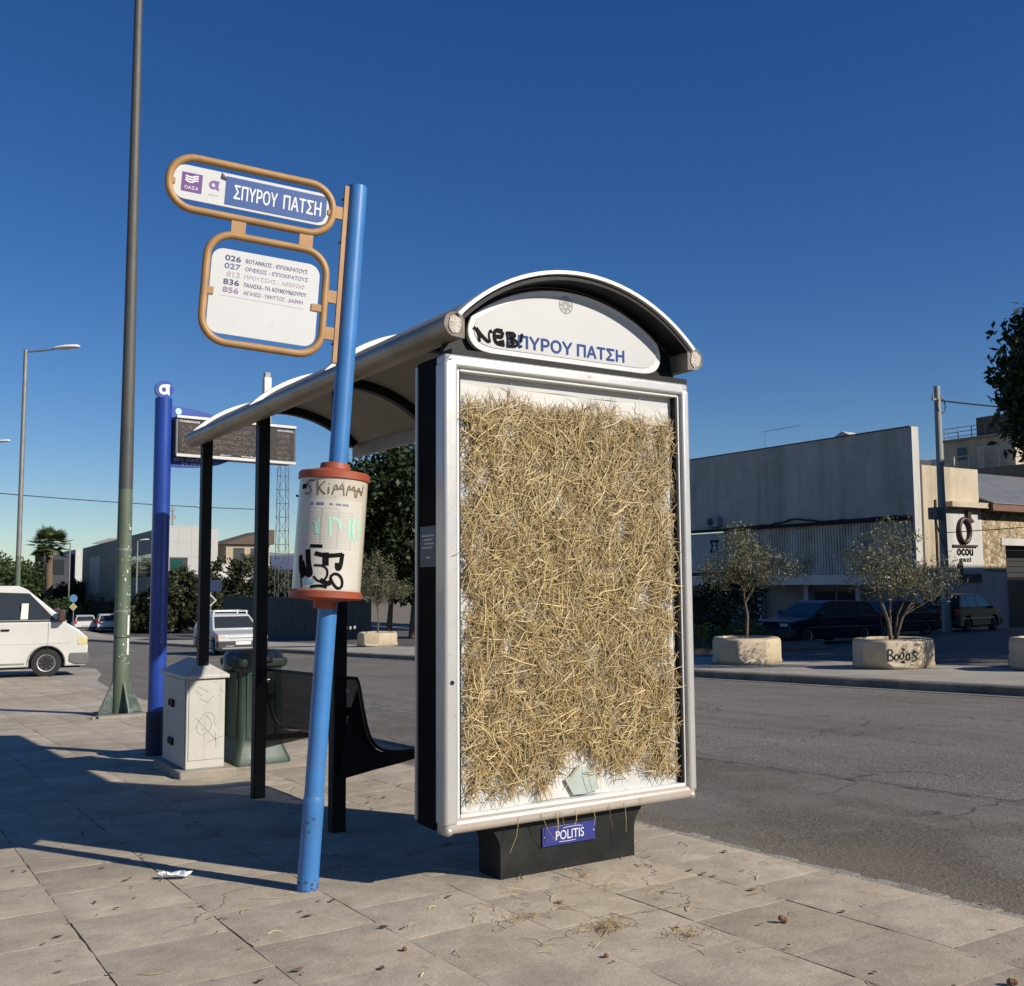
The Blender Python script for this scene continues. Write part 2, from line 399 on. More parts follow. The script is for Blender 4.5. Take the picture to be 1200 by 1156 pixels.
# bedding under the slabs, then the slabs themselves one by one with open joints
struct('pavement_bed', sheet((-30, KERB), -12, 30, -.0028, 1.), M('joint_dirt', (.055, .047, .038), .95, var=.4, vs=12))
mbp = MB(); p = .47
def slab(x0, x1, y0, y1):
    g0, g1 = (random.uniform(.0008, .0028)*(1.7 if x1 in STRONG else .8) for _ in 'ab'); gy = random.uniform(.0002, .0014)
    x0 += g0; x1 -= g1*.6; y0 += gy; y1 -= gy
    pts = []
    cs = [(x0, y0), (x1, y0), (x1, y1), (x0, y1)]
    for i in range(4):
        a, b = cs[i], cs[(i+1) % 4]; n = 7
        for k in range(n):
            t = k/n; j = .0018 if k else .004
            if k and random.random() < .08: j = .006
            pts.append((a[0]+(b[0]-a[0])*t+random.uniform(-j, j), a[1]+(b[1]-a[1])*t+random.uniform(-j, j)))
    dz = random.uniform(-.0012, .0012); tx, ty = random.uniform(-.002, .002), random.uniform(-.002, .002)
    mx_, my_ = (x0+x1)/2, (y0+y1)/2
    n = len(pts)
    top = [(x, y, gz(y)+dz+tx*(x-mx_)+ty*(y-my_)) for x, y in pts]
    c = (mx_, my_)
    inner = [(c[0]+(x-c[0])*.985, c[1]+(y-c[1])*.985, z) for x, y, z in top]
    rim = [(x, y, z-.0006) for x, y, z in top]
    low = [(x, y, z-.03) for x, y, z in top]
    mbp.add(inner+rim+low, [tuple(range(n))]+[(i, n+i, n+(i+1) % n, (i+1) % n) for i in range(n)]+[(n+i, 2*n+i, 2*n+(i+1) % n, n+(i+1) % n) for i in range(n)])
STRONG = set()
for i in range(24):
    x1 = KERB-.005-p*i; x0 = x1-p
    if i in (1, 4, 5, 6): STRONG.add(x1)
    off = (0.06 if i % 2 else .29)+random.uniform(-.02, .02)
    y = -5.2+off
    while y < 26:
        ln = p*random.choice((1, 1, 1, 1)) if y < 9 else p*2
        slab(x0, x1, y, y+ln); y += ln
pav = struct('pavement', mbp, slabm, smooth=20)
kerbm = M('kerb_stone', (.27, .245, .205), .9, var=.25, vs=9, bump=.8, bs=60, dirt=(.11, .095, .075), dirt_amt=.6, dirt_s=4)
mbk = MB(); y = -9
while y < 24:
    ln = random.uniform(.85, 1.05); e = random.uniform(.0, .02); xr = KERB+.115+random.uniform(-.015, .012)
    n = 8; 
    for k in range(n):
        ya, yb = y+.006+(ln-.012)*k/n, y+.006+(ln-.012)*(k+1)/n
        j = random.uniform(-.012, .008); ch = random.uniform(.0, .02)
        mbk.prism([(KERB-.002, -.2), (xr+j, -.2), (xr+j, -.035-ch), (xr+j-.02-ch, -.006-ch*.3), (KERB-.002, -.004)], ya, yb, 'y')
        for q in range(len(mbk.v)-10, len(mbk.v)): mbk.v[q] = (mbk.v[q][0], mbk.v[q][1], mbk.v[q][2]+gz(mbk.v[q][1])-e*.3)
    y += ln
struct('kerb', mbk, kerbm)
# median strip between the carriageways
medm = M('median_concrete', (.33, .295, .25), .9, var=.14, vs=1.2, bump=.4, bs=30, dirt=(.16, .135, .105), dirt_amt=.5, dirt_s=.8)
struct('median', sheet((MED0+.26, MED1), -30, 200, .0, 1.), medm)
mbk = MB(); y = -30
while y < 200:
    ln = 1.0 if y < 60 else 8.
    mbk.prism([(MED0, -.3), (MED0+.25, -.3), (MED0+.25, .012), (MED0+.03, .012), (MED0, -.01)], y+.006, y+ln-.006, 'y')
    for q in range(len(mbk.v)-10, len(mbk.v)): mbk.v[q] = (mbk.v[q][0], mbk.v[q][1], mbk.v[q][2]+gz(mbk.v[q][1]))
    y += ln
struct('median_kerb', mbk, M('median_kerb_stone', (.20, .175, .14), .9, var=.3, vs=3, bump=.6, bs=30, dirt=(.05, .04, .032), dirt_amt=.7, dirt_s=2))
mbk = MB()
sheet((MED0-.24, MED0-.02), -30, 120, -.108, 1., mbk)
struct('gutter_strip', mbk, M('gutter_concrete', (.19, .175, .155), .9, var=.25, vs=4, bump=.4, bs=50))
mbk = MB(); sheet((MED1-.004, MED1+.16), -30, 200, .004, 1., mbk); sheet((MED1+.158, MED1+.16), -30, 200, -.2, 1., mbk)
struct('median_back_kerb', mbk, medm)
# ------------------------------------------------------------------ bus shelter
alu = M('brushed_aluminium', (.50, .49, .47), .36, .4, wear=0.45, var=.06, vs=3, dirt=(.45, .38, .30), dirt_amt=.35, dirt_s=3)
white_alu = M('white_trim', (.64, .63, .61), .35, .0, wear=0.35, var=.03, vs=4)
blackp = M('black_paint', (.009, .009, .010), .5, 0, var=.3, vs=6, dirt=(.022, .020, .018), dirt_amt=.4, dirt_s=4, spec=.22)
gutm = M('weathered_gutter', (.33, .29, .225), .42, .5, wear=0.6, var=.14, vs=2.2, dirt=(.16, .13, .10), dirt_amt=.5, dirt_s=5)
roofm = M('roof_underside', (.22, .21, .19), .7, 0, var=.08, vs=2, dirt=(.22, .19, .15), dirt_amt=.4, dirt_s=3)
shel = thing('bus_shelter', 'long barrel roofed bus shelter with grey gutters standing on black legs at the kerb', 'bus shelter', (0, 0, 0))
XC, HZ, HH = .73, 2.395, .665            # roof axis, springing height, half span
RISE = .275; RR = (HH*HH+RISE*RISE)/(2*RISE); A0 = math.degrees(math.asin(HH/RR))
YL = 4.08
def roofarc(r, n=28, cut=0): return arc(XC, HZ+RISE-RR, RR+r, 90+A0-cut, 90-A0+cut, n)
def vault(rin, rout, y0, y1, cut=0, n=28):
    a = roofarc(rout, n, cut); b = roofarc(rin, n, cut); return MB().prism(a+b[::-1], y0, y1)
def strip_vault(rin, rout, y0, y1, cut=0, n=28):
    mb = MB(); a = roofarc(rout, n, cut); b = roofarc(rin, n, cut)
    for i in range(n): mb.prism([a[i], a[i+1], b[i+1], b[i]], y0, y1)
    return mb
def vshell(rin, rout, y0, y1, cut=0, n=28):
    a = roofarc(rout, n, cut); b = roofarc(rin, n, cut); m = n+1; vs = []
    for L_ in (a, b):
        for yy in (y0, y1): vs += [(p[0], yy, p[1]) for p in L_]
    ao0, ao1, bo0, bo1 = 0, m, 2*m, 3*m; fs = []
    for i in range(n):
        fs += [(ao0+i, ao0+i+1, ao1+i+1, ao1+i), (bo0+i, bo1+i, bo1+i+1, bo0+i+1), (ao0+i, bo0+i, bo0+i+1, ao0+i+1), (ao1+i, ao1+i+1, bo1+i+1, bo1+i)]
    for i in (0, n): fs.append((ao0+i, ao1+i, bo1+i, bo0+i))
    return MB().add(vs, fs)
obj('roof', vshell(-.012, .0, .0, YL), roofm, shel, smooth=30)
tag(obj('front_arch', vshell(-.004, .013, -.045, .03), white_alu, shel, smooth=30), 'white front arch of the roof')
obj('arch_soffit', vshell(-.028, -.0125, -.030, .104, 1.), blackp, shel, smooth=30)
for yy in (1.42, 2.68, 3.98):
    obj('roof_trim', vshell(.002, .028, yy-.02, yy+.04), white_alu, shel, smooth=30)
for yy in (1.42, 2.68, 3.95):
    obj('rib', vshell(-.075, -.014, yy-.03, yy+.03, 2.), blackp, shel, smooth=30)
    g = gz(yy)
    lg = obj('leg', MB().box(.105, .18, yy-.0375, yy+.0375, g-.02, 2.36), blackp, shel, bevel=.006)
def gutter(x0, name_lbl=None):
    prof = [(x0+.092, 2.302), (x0+.092, 2.395), (x0+.075, 2.408)]+arc(x0+.05, 2.356, .05, 80, 255, 12)+[(x0+.05, 2.300)]
    o = obj('gutter', MB().prism(prof, -.02, YL-.03), gutm, shel, smooth=40)
    cap = [(x0+.096, 2.298), (x0+.096, 2.40), (x0+.075, 2.412)]+arc(x0+.05, 2.356, .054, 80, 255, 12)
    obj('end_cap', MB().prism(cap, -.028, -.0205), M('worn_cap', (.17, .15, .13), .8, var=.5, vs=30), o)
    cc = wob([(x0+.012+.07*(.5-.46*math.cos(a)), 2.354+.041*math.sin(a)) for a in [i*math.tau/10 for i in range(10)]], .003, .012)
    tag(obj('bare_filler', MB().prism(cc, -.033, -.0285), M('foam_filler', (.55, .49, .42), .95, var=.25, vs=60, bump=1, bs=90, dirt=(.15, .12, .1), dirt_amt=.7, dirt_s=25), o), 'crumbling pale filler in the gutter end')
    return o
gutter(0)
gr = gutter(1.37)
# mirror the right gutter profile so that its round side faces the road
for o in [gr]+list(gr.children):
    co = np.empty(len(o.data.vertices)*3); o.data.vertices.foreach_get('co', co); co = co.reshape(-1, 3)
    co[:, 0] = 2*1.416-co[:, 0]; o.data.vertices.foreach_set('co', co.ravel()); o.data.flip_normals(); o.data.update()
# gable: black infill and the white name board
gb = roofarc(-.031, 24, 1.2)
obj('gable_infill', MB().prism(gb+[(1.40, 2.245), (.06, 2.245)], .105, .14), blackp, shel)
obj('roof_beam', MB().box(.06, 1.40, .02, .12, 2.232, 2.262), blackp, shel)
def board(ins):
    r = .882-ins; cx, cz = XC-.004, 1.737
    th = 33.5; top = arc(cx, cz, r, 90+th, 90-th, 22)
    rs = [(.535, 2.435), (.556, 2.385), (.552, 2.335), (.525, 2.298), (.485, 2.280), (.43, 2.274)]
    f = 1-ins/.5
    side = smoothline([(x*f, 2.40+(z-2.40)*(1-ins/.13)) for x, z in rs], 2)
    return top+[(cx+x, z) for x, z in side]+[(cx-x, z) for x, z in side[::-1]]
def smoothline(pts, it=2):
    for _ in range(it):
        o = [pts[0]]
        for a, b in zip(pts, pts[1:]): o += [(a[0]*.75+b[0]*.25, a[1]*.75+b[1]*.25), (a[0]*.25+b[0]*.75, a[1]*.25+b[1]*.75)]
        pts = o+[pts[-1]]
    return pts
nb = tag(obj('name_board', MB().prism(board(0), .075, .10), white_alu, shel, bevel=.004), 'white half-moon name board under the roof arch')
obj('board_face', MB().prism(board(.028), .0722, .0765), M('board_grey', (.47, .47, .465), .5, var=.04, vs=2, dirt=(.45, .42, .38), dirt_amt=.25), nb)
blue_ink = M('blue_ink', (.018, .052, .20), .6, spec=.2)
text('lettering', 'ΣΠΥΡΟΥ', .372, .735, 2.318, 2.376, .0708, blue_ink, nb, .028)
text('lettering', 'ΠΑΤΣΗ', .765, 1.045, 2.318, 2.374, .0708, blue_ink, nb, .028)
grey_ink = M('grey_ink', (.26, .26, .25), .6)
em = MB(); ex, ez = .702, 2.553
for r_, w_ in ((.036, .006), (.021, .0045)):
    em.ribbon([(ex+r_*math.cos(t), ez+r_*1.1*math.sin(t)) for t in np.linspace(0, math.tau, 28)], w_, .0712)
for k in range(8):
    a = k*math.tau/8; em.ribbon([(ex+.010*math.cos(a), ez+.011*math.sin(a)), (ex+.033*math.cos(a), ez+.036*math.sin(a))], .005 if k % 2 else .009, .0710)
em.ribbon([(ex-.012, ez-.004), (ex, ez+.012), (ex+.012, ez-.004)], .006, .0708)
obj('emblem', em, grey_ink, nb)
blk = M('black_spray', (.006, .0055, .0055), .7, spec=.1)
def strokes(ss, x, z, s, sx=1.): return [[(x+px*s*sx, z+pz*s) for px, pz in st] for st in ss]
gf = MB()
NEB = [[(-.12, .95), (.10, .60), (.16, .05), (.22, .12)], [(.0, .9), (.22, .5), (.62, .02), (.70, .2)], [(.70, .2), (.62, .5), (.72, .95), (.80, .7)], [(.05, .75), (.3, .3)],
       [(1.35, .95), (.95, .98), (.90, .5), (1.0, .02), (1.45, -.02)], [(.88, .55), (1.38, .62), (1.30, .42), (.95, .45)], [(1.0, .9), (1.4, .82), (1.32, .62)], [(1.05, .05), (1.42, .25)],
       [(1.55, .9), (1.62, .45), (1.58, -.08)], [(1.52, .85), (1.95, .92), (2.0, .62), (1.62, .48), (2.1, .42), (2.12, .0), (1.55, -.06)], [(1.7, .8), (1.9, .72)], [(1.7, .3), (2.0, .2), (1.75, .05)], [(2.36, .95), (2.30, .35)], [(2.28, .1), (2.31, -.02)]]
for i, st in enumerate(strokes(NEB, .212, 2.322, .066, 1.55)): gf.ribbon(smoothline(st, 2), .0125+.004*math.sin(i*2.1), .0698-.0002*i)
obj('graffiti', gf, blk, nb)
# ------------------------------------------------------------------ bench on the shelter legs
perf = perf_mat('punched_sheet', (.010, .010, .011))
bench = thing('bench', 'black punched metal bench with curved back fixed to the shelter legs', 'bench', (0, 0, 0))
bp = [(.185, .80), (.198, .775), (.212, .70), (.228, .62), (.246, .54), (.268, .48), (.305, .435), (.36, .41), (.45, .40), (.55, .402), (.62, .398), (.645, .375)]
def smoothline(pts, it=2):
    for _ in range(it):
        o = [pts[0]]
        for a, b in zip(pts, pts[1:]): o += [(a[0]*.75+b[0]*.25, a[1]*.75+b[1]*.25), (a[0]*.25+b[0]*.75, a[1]*.25+b[1]*.75)]
        pts = o+[pts[-1]]
    return pts
bp = smoothline(bp); BZ = -.045
by = (1.27, 2.77)
def bz(y): return BZ-SLOPE*(y-1.42)
mb = MB(); uvs = []; s = 0; NS = len(bp)
for i, (x, z) in enumerate(bp):
    if i: s += math.dist(bp[i-1], bp[i])
    for y in by: mb.v.append((x, y, z+bz(y))); uvs.append((s, y))
mb.f = [(2*i, 2*i+1, 2*i+3, 2*i+2) for i in range(NS-1)]
seat = obj('seat_shell', mb, perf, bench, smooth=60)
ul = seat.data.uv_layers.new(name='UVMap')
for lp in seat.data.loops: ul.data[lp.index].uv = uvs[lp.vertex_index]
rim = MB()
for y in by: rim.tube([(x, y, z+bz(y)) for x, z in bp], .008, 6)
for i in (0, -1): rim.tube([(bp[i][0], by[0], bp[i][1]+bz(by[0])), (bp[i][0], by[1], bp[i][1]+bz(by[1]))], .010, 8)
obj('edge_rail', rim, blackp, bench, smooth=60)
for y, sh in ((1.30, 0), (2.73, 0)):
    lowp = [(.62, .365), (.45, .335), (.30, .315), (.115, .285), (.115, .40), (.15, .60), (.19, .775)]
    inner = [(x+.002, z-.012) for x, z in bp if z < .775 and x < .62]
    pl_ = lowp[::-1] if False else lowp
    poly = inner + pl_[:-1]
    mb = MB(); mb.v = [(x, y, z+bz(y)) for x, z in poly]; mb.f = [tuple(range(len(poly)))]
    o = obj('side_plate', mb, perf if y > 2 else blackp, bench)
    ul = o.data.uv_layers.new(name='UVMap')
    for lp in o.data.loops:
        v = o.data.vertices[lp.vertex_index].co; ul.data[lp.index].uv = (v.z, v.x)
for y in (1.42, 2.68):
    obj('bracket', MB().box(.17, .235, y-.02, y+.02, .60+bz(y), .64+bz(y)).box(.17, .60, y-.02, y+.02, .355+bz(y), .385+bz(y)), blackp, bench)
    obj('bolt', MB().cyl((.175, y-.045, .735+bz(y)), (.19, y-.045, .735+bz(y)), .012, n=8), alu, bench)
# ------------------------------------------------------------------ advertising panel with straw
adp = thing('advertising_panel', 'upright aluminium framed advertising case packed with yellow straw on a black foot', 'advertising panel', (0, 0, 0))
W = 1.375
side = rrect(.052, .25, .232, 2.226, .022, 4)
obj('case', MB().prism(side, .012, W-.012, 'x'), M('black_case', (.005, .005, .005), .75, var=.4, vs=3, dirt=(.012, .0115, .011), dirt_amt=.5, dirt_s=2, spec=.06), adp, smooth=40)
for q in (.004, W-.016): obj('back_trim', MB().box(q, q+.012, .236, .252, .25, 2.21), alu, adp)
stand = [(.302, -.03), (1.03, -.03), (1.03, .12)]+arc(1.15, .115, .12, 180, 95, 8)+[(1.15, .245), (.18, .245)]+arc(.182, .115, .12, 85, 0, 8)
obj('foot', MB().prism(stand, .035, .215), M('foot_black', (.013, .014, .013), .65, var=.35, vs=8, bump=.2, bs=50, spec=.2, dirt=(.04, .038, .034), dirt_amt=.45, dirt_s=6), adp, smooth=30, bevel=.004)
fr = MB()
def member(x0, x1, z0, z1):
    fr.box(x0, x1, -.022, .062, z0, z1)
obj('frame_side', MB().box(0, .068, -.024, .064, .262, 2.196), alu, adp, bevel=.016, seg=4)
obj('frame_side', MB().box(W-.05, W, -.024, .064, .262, 2.196), alu, adp, bevel=.015, seg=4)
obj('frame_top', MB().box(.004, W-.004, -.021, .062, 2.170, 2.228), alu, adp, bevel=.015, seg=4)
tag(obj('frame_bottom', MB().box(.004, W-.004, -.021, .062, .228, .288), M('grimy_aluminium', (.45, .40, .35), .45, .25, var=.12, vs=5, dirt=(.30, .20, .13), dirt_amt=.55, dirt_s=5), adp, bevel=.022, seg=4), 'grimy brownish bottom frame member')
inn = MB().box(.068, .083, -.004, .05, .286, 2.172).box(W-.062, W-.05, -.004, .05, .286, 2.172).box(.083, W-.062, -.006, .05, 2.158, 2.172).box(.083, W-.062, -.008, .05, .286, .302)
obj('inner_frame', inn, white_alu, adp, bevel=.004)
for q in ((.083, .089, -.002, .052, .302, 2.158), (W-.074, W-.062, .0, .052, .302, 2.158)): obj('gasket', MB().box(*q), blackp, adp)
cor = M('corner_cap', (.40, .38, .36), .4, .5, var=.2, vs=20)
for x, z in ((.003, 2.186), (W-.05, 2.186), (.003, .222), (W-.05, .222)):
    obj('corner_piece', MB().box(x+.002, x+.045, -.0245, .066, z+(.0 if z < 1 else .002), z+.042), cor, adp, bevel=.02, seg=4)
obj('lock', MB().cyl((.035, -.027, .845), (.035, -.02, .845), .009, n=12), blackp, adp)
pm = M('poster_white', (.54, .53, .50), .6, var=.06, vs=5, dirt=(.52, .45, .34), dirt_amt=.4, dirt_s=6)
obj('poster_sheet', MB().box(.085, W-.07, .034, .05, .296, 2.165), M('poster_grey', (.47, .47, .45), .6, var=.06, vs=2), adp)
obj('paper', MB().add([(x, .031+.004*math.sin(i*1.7), z) for i, (x, z) in enumerate(wob([(.10, .303), (1.298, .303), (1.297, 2.105), (.7, 2.115), (.10, 2.118)], .004, .07))], [tuple(range(len(wob([(.10, .303), (1.298, .303), (1.297, 2.105), (.7, 2.115), (.10, 2.118)], 0, .07))))]), pm, adp)
obj('glass_shard', MB().prism([(.628, .385), (.672, .315), (.735, .312), (.815, .325), (.79, .40), (.74, .425), (.70, .44), (.66, .40)], .014, .018), M('greenish_glass', (.40, .45, .41), .15, var=.1, vs=8), adp)

def straw_mesh(name, N_, fpos, parent, mat, wr=(.0022, .0046), lr=(.05, .22), bulge=.04):
    ok = []
    P0 = np.empty((N_, 3)); k = 0
    while k < N_:
        c = fpos(N_); m = min(len(c), N_-k); P0[k:k+m] = c[:m]; k += m
    ln = rng.uniform(lr[0], lr[1], N_)*rng.uniform(.5, 1, N_); w = rng.uniform(*wr, N_)
    th = np.where(rng.random(N_) < .25, rng.normal(math.pi/2, .5, N_), rng.uniform(0, math.pi, N_))
    tilt = rng.normal(0, .06, N_)
    D = np.stack([np.cos(th)*np.cos(tilt), np.sin(tilt), np.sin(th)*np.cos(tilt)], 1)
    Nn = np.stack([-np.sin(th), np.zeros(N_), np.cos(th)], 1)
    curv = rng.normal(0, .055, N_)*ln; kink = rng.normal(0, .025, N_)*ln
    T = np.linspace(-.5, .5, 5); rings = []
    for j, t in enumerate(T):
        c = P0 + D*(t*ln)[:, None] + Nn*(curv*(1-4*t*t)+kink*math.sin(6*t))[:, None]
        c[:, 1] += -(1-4*t*t)*np.abs(curv)*.35
        ww = w*(1 if 0 < j < 4 else .55)
        a = Nn*ww[:, None]*.5; b = np.zeros_like(a); b[:, 1] = -ww*.55
        rings.append(np.stack([c-a, c+b, c+a], 1))
    V = np.stack(rings, 1)                      # N,5,3,3
    V[..., 1] = np.minimum(V[..., 1], .029)
    V[..., 0] = np.clip(V[..., 0], .075, W-.054); 
    idx = np.arange(N_)[:, None]*15
    F = []
    for j in range(4):
        for k2 in range(2):
            l = k2+1
            F.append(np.stack([idx[:, 0]+j*3+k2, idx[:, 0]+j*3+l, idx[:, 0]+(j+1)*3+l, idx[:, 0]+(j+1)*3+k2], 1))
    F = np.concatenate(F)
    return np_mesh(name, V.reshape(-1, 3), F, mat, parent)
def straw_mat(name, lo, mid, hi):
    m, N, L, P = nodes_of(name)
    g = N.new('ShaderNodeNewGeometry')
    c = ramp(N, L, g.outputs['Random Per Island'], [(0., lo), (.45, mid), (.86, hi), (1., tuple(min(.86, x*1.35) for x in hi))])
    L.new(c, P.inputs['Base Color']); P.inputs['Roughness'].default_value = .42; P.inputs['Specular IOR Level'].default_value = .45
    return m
edge_n = [rng.uniform(-1, 1, 64) for _ in range(4)]
def en(k, t): return np.interp(t*20, np.arange(64), edge_n[k])
def field(dense):
    def f(n):
        x = rng.uniform(.10, 1.298, n); z = rng.uniform(.32, 2.09, n); y = rng.uniform(.0, .028, n) if dense else rng.uniform(-.012, .018, n)
        top = 2.065+.03*en(0, x)-.02*((x-.1)/1.2); bot = .365+.04*en(1, x)-.02*np.cos((x-.35)*6)
        lft = .110+.016*en(2, z); rgt = 1.275+.014*en(3, z)
        keep = (z < top) & (z > bot) & (x > lft) & (x < rgt)
        soft = np.minimum.reduce([(top-z)/.05, (z-bot)/.09, (x-lft)/.04, (rgt-x)/.04])
        keep &= rng.random(n) < np.clip(.35+soft*.65, 0, 1)
        # thin spots
        for cx, cz, r in ((.70, .40, .10), (.76, .36, .09), (.23, 1.72, .05), (.62, 1.62, .05), (1.02, 1.74, .045), (.98, 1.52, .04), (.45, 1.15, .05), (.2, 1.45, .05), (1.1, 1.2, .05), (.8, .95, .04), (.35, 1.9, .05), (1.15, 1.93, .06), (.5, .72, .04), (1.2, .85, .05), (.9, 1.98, .04)):
            d = np.hypot((x-cx), (z-cz)*.7); keep &= (d > r) | (rng.random(n) < .35)
        cl = np.sin(x*23+2*np.sin(z*9))*np.sin(z*19+2.2*np.sin(x*11))+.5*np.sin(x*41+z*13)*np.sin(z*37)
        keep &= rng.random(n) < np.clip(.72+.38*cl, .25, 1)
        y = y-.006*cl*(0 if dense else 1)
        return np.stack([x, y, z], 1)[keep]
    return f
sm1 = straw_mat('straw_shaded', (.13, .085, .030), (.30, .21, .085), (.45, .34, .165))  # under-layer coloured darker, standing for shade in the gaps between strands
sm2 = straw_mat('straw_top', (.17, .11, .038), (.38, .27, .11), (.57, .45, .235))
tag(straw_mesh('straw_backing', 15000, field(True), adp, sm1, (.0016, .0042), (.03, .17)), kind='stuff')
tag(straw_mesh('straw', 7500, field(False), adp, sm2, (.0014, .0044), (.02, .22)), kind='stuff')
def dangle():
    mb = MB()
    for x, z, l, a in ((.36, .245, .13, -.35), (.55, .24, .07, .15), (.56, .24, .085, -.1), (.575, .24, .06, .3), (.66, .24, .05, -.3), (.75, .24, .06, .2), (.84, .24, .085, .05), (.93, .24, .11, .0), (.47, .245, .12, .55), (1.02, .25, .06, .1), (.115, 1.40, .09, -1.2)):
        mb.tube([(x, -.026, z+.02), (x+math.sin(a)*l*.5, -.034, z-math.cos(a)*l*.5), (x+math.sin(a)*l+random.uniform(-.01, .01), -.03, z-math.cos(a)*l)], .0013, 4)
    return mb
tag(obj('dangling_straw', dangle(), sm2, adp), kind='stuff')
plq = obj('maker_plate', MB().box(.512, .80, .026, .034, .105, .188), M('plate_blue', (.028, .035, .19), .35, var=.1, vs=10), adp, bevel=.0015)
wh = M('white_ink', (.66, .66, .66), .5)
text('lettering', 'POLITIS', .583, .735, .127, .166, .0252, wh, plq, .004)
pr = MB(); pr.ribbon([(.62, .175), (.65, .1775), (.70, .1775), (.728, .174)], .0022, .0252); pr.ribbon([(.60, .119), (.65, .117), (.69, .118)], .0022, .0252)
obj('underline', pr, wh, plq)
for x in (.523, .789): obj('rivet', MB().cyl((x, .0235, .147), (x, .0265, .147), .004, n=8), alu, plq)
sp_ = obj('side_notice', MB().box(.008, .0122, .062, .212, 1.325, 1.50), M('notice_blue', (.016, .016, .045), .35, var=.2, vs=8), adp)
lines = MB()
for k in range(4):
    a = .085+.012*(k % 2); b = .195-.014*((k*7) % 3)
    yy = a
    while yy < b:
        q = random.uniform(.006, .014); lines.box(.0072, .0079, yy, min(b, yy+q), 1.455-.017*k, 1.463-.017*k); yy += q+.003
lines.box(.0072, .0079, .12, .155, 1.362, 1.368)
obj('fine_print', lines, M('pale_ink', (.42, .42, .45), .6), sp_)
# ------------------------------------------------------------------ leaning bus stop sign
bx, by_ = -.421, .397
stop = thing('bus_stop_sign', 'leaning sky blue bus stop post with two orange framed sign boards and a timetable drum', 'bus stop sign', (bx, by_, gz(by_)-.002), (0.002, .0639, -.1464))
bluep = M('sky_blue_paint', (.040, .175, .44), .40, 0, wear=0.55, var=.12, vs=5, dirt=(.10, .16, .26), dirt_amt=.45, dirt_s=9, coat=.15)
obj('pole', MB().cyl((0, 0, .36), (0, 0, 3.05), .041, .041, 28), bluep, stop, smooth=40)
slv = obj('sleeve', MB().lathe([(.0445, 0), (.0445, .355), (.0455, .368), (.0415, .382), (.041, .384)], 28), bluep, stop, smooth=40)
chip = MB()
for k in range(26):
    a = R(random.uniform(180, 360)); z = random.choice((random.uniform(.0, .05), random.uniform(.0, .34))); s_ = random.uniform(.003, .009)
    n = Vector((math.cos(a), math.sin(a), 0)); t = Vector((-math.sin(a), math.cos(a), 0)); c = n*.0450+Vector((0, 0, z))
    pts = []
    for q in range(6):
        b = q*math.tau/6; r_ = s_*random.uniform(.5, 1.1); pts.append(c+t*math.cos(b)*r_+Vector((0, 0, 1))*math.sin(b)*r_)
    chip.add(pts, [tuple(range(6))])
obj('paint_chips', chip, M('rust_chip', (.06, .045, .05), .9), slv)
orange = M('orange_tube', (.37, .205, .072), .5, 0, wear=0.5, var=.16, vs=8, dirt=(.25, .17, .09), dirt_amt=.6, dirt_s=7)
orange2 = M('orange_bracket', (.38, .21, .09), .55, 0, wear=0.5, var=.15, vs=8)
white_sheet = M('white_sheet', (.56, .56, .555), .4, wear=0.22, var=.03, vs=3, dirt=(.62, .58, .52), dirt_amt=.2, dirt_s=5)
strip = obj('mounting_strip', MB().box(-.060, -.041, -.012, .012, 2.235, 3.04), orange2, stop)
for z in (2.32, 2.55, 2.78, 2.98): obj('bolt', MB().cyl((-.070, 0, z), (-.058, 0, z), .006, n=8), M('dark_bolt', (.05, .05, .05), .5, .6), strip)
def tubeframe(x0, x1, z0, z1, r):
    pts = [(x, 0, z) for x, z in rrect(x0+.016, x1-.016, z0+.016, z1-.016, r, 9)]
    return MB().tube(pts, .0165, 12, closed=True)
f1 = obj('name_frame', tubeframe(-.817, -.09, 2.782, 3.038, .105), orange, stop, smooth=60)
f2 = obj('route_frame', tubeframe(-.639, -.098, 2.238, 2.736, .105), orange, stop, smooth=60)
for q in (-.535, -.245): obj('frame_link', MB().box(q, q+.06, -.008, .008, 2.725, 2.795), orange2, stop)
for q, z in ((-.10, 2.885), (-.108, 2.50), (-.108, 2.335)): obj('pole_bracket', MB().box(q, -.058, -.008, .008, z, z+.055), orange2, stop)
n1 = obj('name_plate', MB().prism(rrect(-.785, -.122, 2.838, 2.985, .05, 6), -.004, .004), white_sheet, f1)
bluep2 = M('sign_blue', (.016, .070, .25), .5, var=.06, vs=4)
obj('blue_field', MB().prism([(-.572, 2.848), (-.175, 2.848), (-.150, 2.858), (-.136, 2.885), (-.136, 2.972), (-.572, 2.972)], -.0052, -.0044), bluep2, n1)
text('lettering', 'ΣΠΥΡΟΥ', -.535, -.352, 2.879, 2.941, -.0062, wh, n1, .012)
text('lettering', 'ΠΑΤΣΗ', -.325, -.160, 2.879, 2.941, -.0062, wh, n1, .012)
purple = M('sign_purple', (.12, .045, .19), .5, var=.08, vs=6)
lg1 = obj('purple_field', MB().box(-.751, -.668, -.0052, -.0044, 2.871, 2.953), purple, n1)
wv = MB()
for dz_ in (0, .011, .022):
    wv.ribbon([(-.737, 2.921+dz_*.8), (-.722, 2.913+dz_), (-.708, 2.913+dz_), (-.698, 2.921+dz_*.9), (-.684, 2.923+dz_*.9)], .0065, -.0060)
obj('wing_mark', wv, wh, lg1)
text('lettering', 'ΟΑΣΑ', -.738, -.682, 2.882, 2.896, -.0060, wh, lg1, .008)
am = MB().ribbon([(-.622+.013*math.cos(t), 2.921+.014*math.sin(t)) for t in np.linspace(0, math.tau, 24)], .010, -.0052)
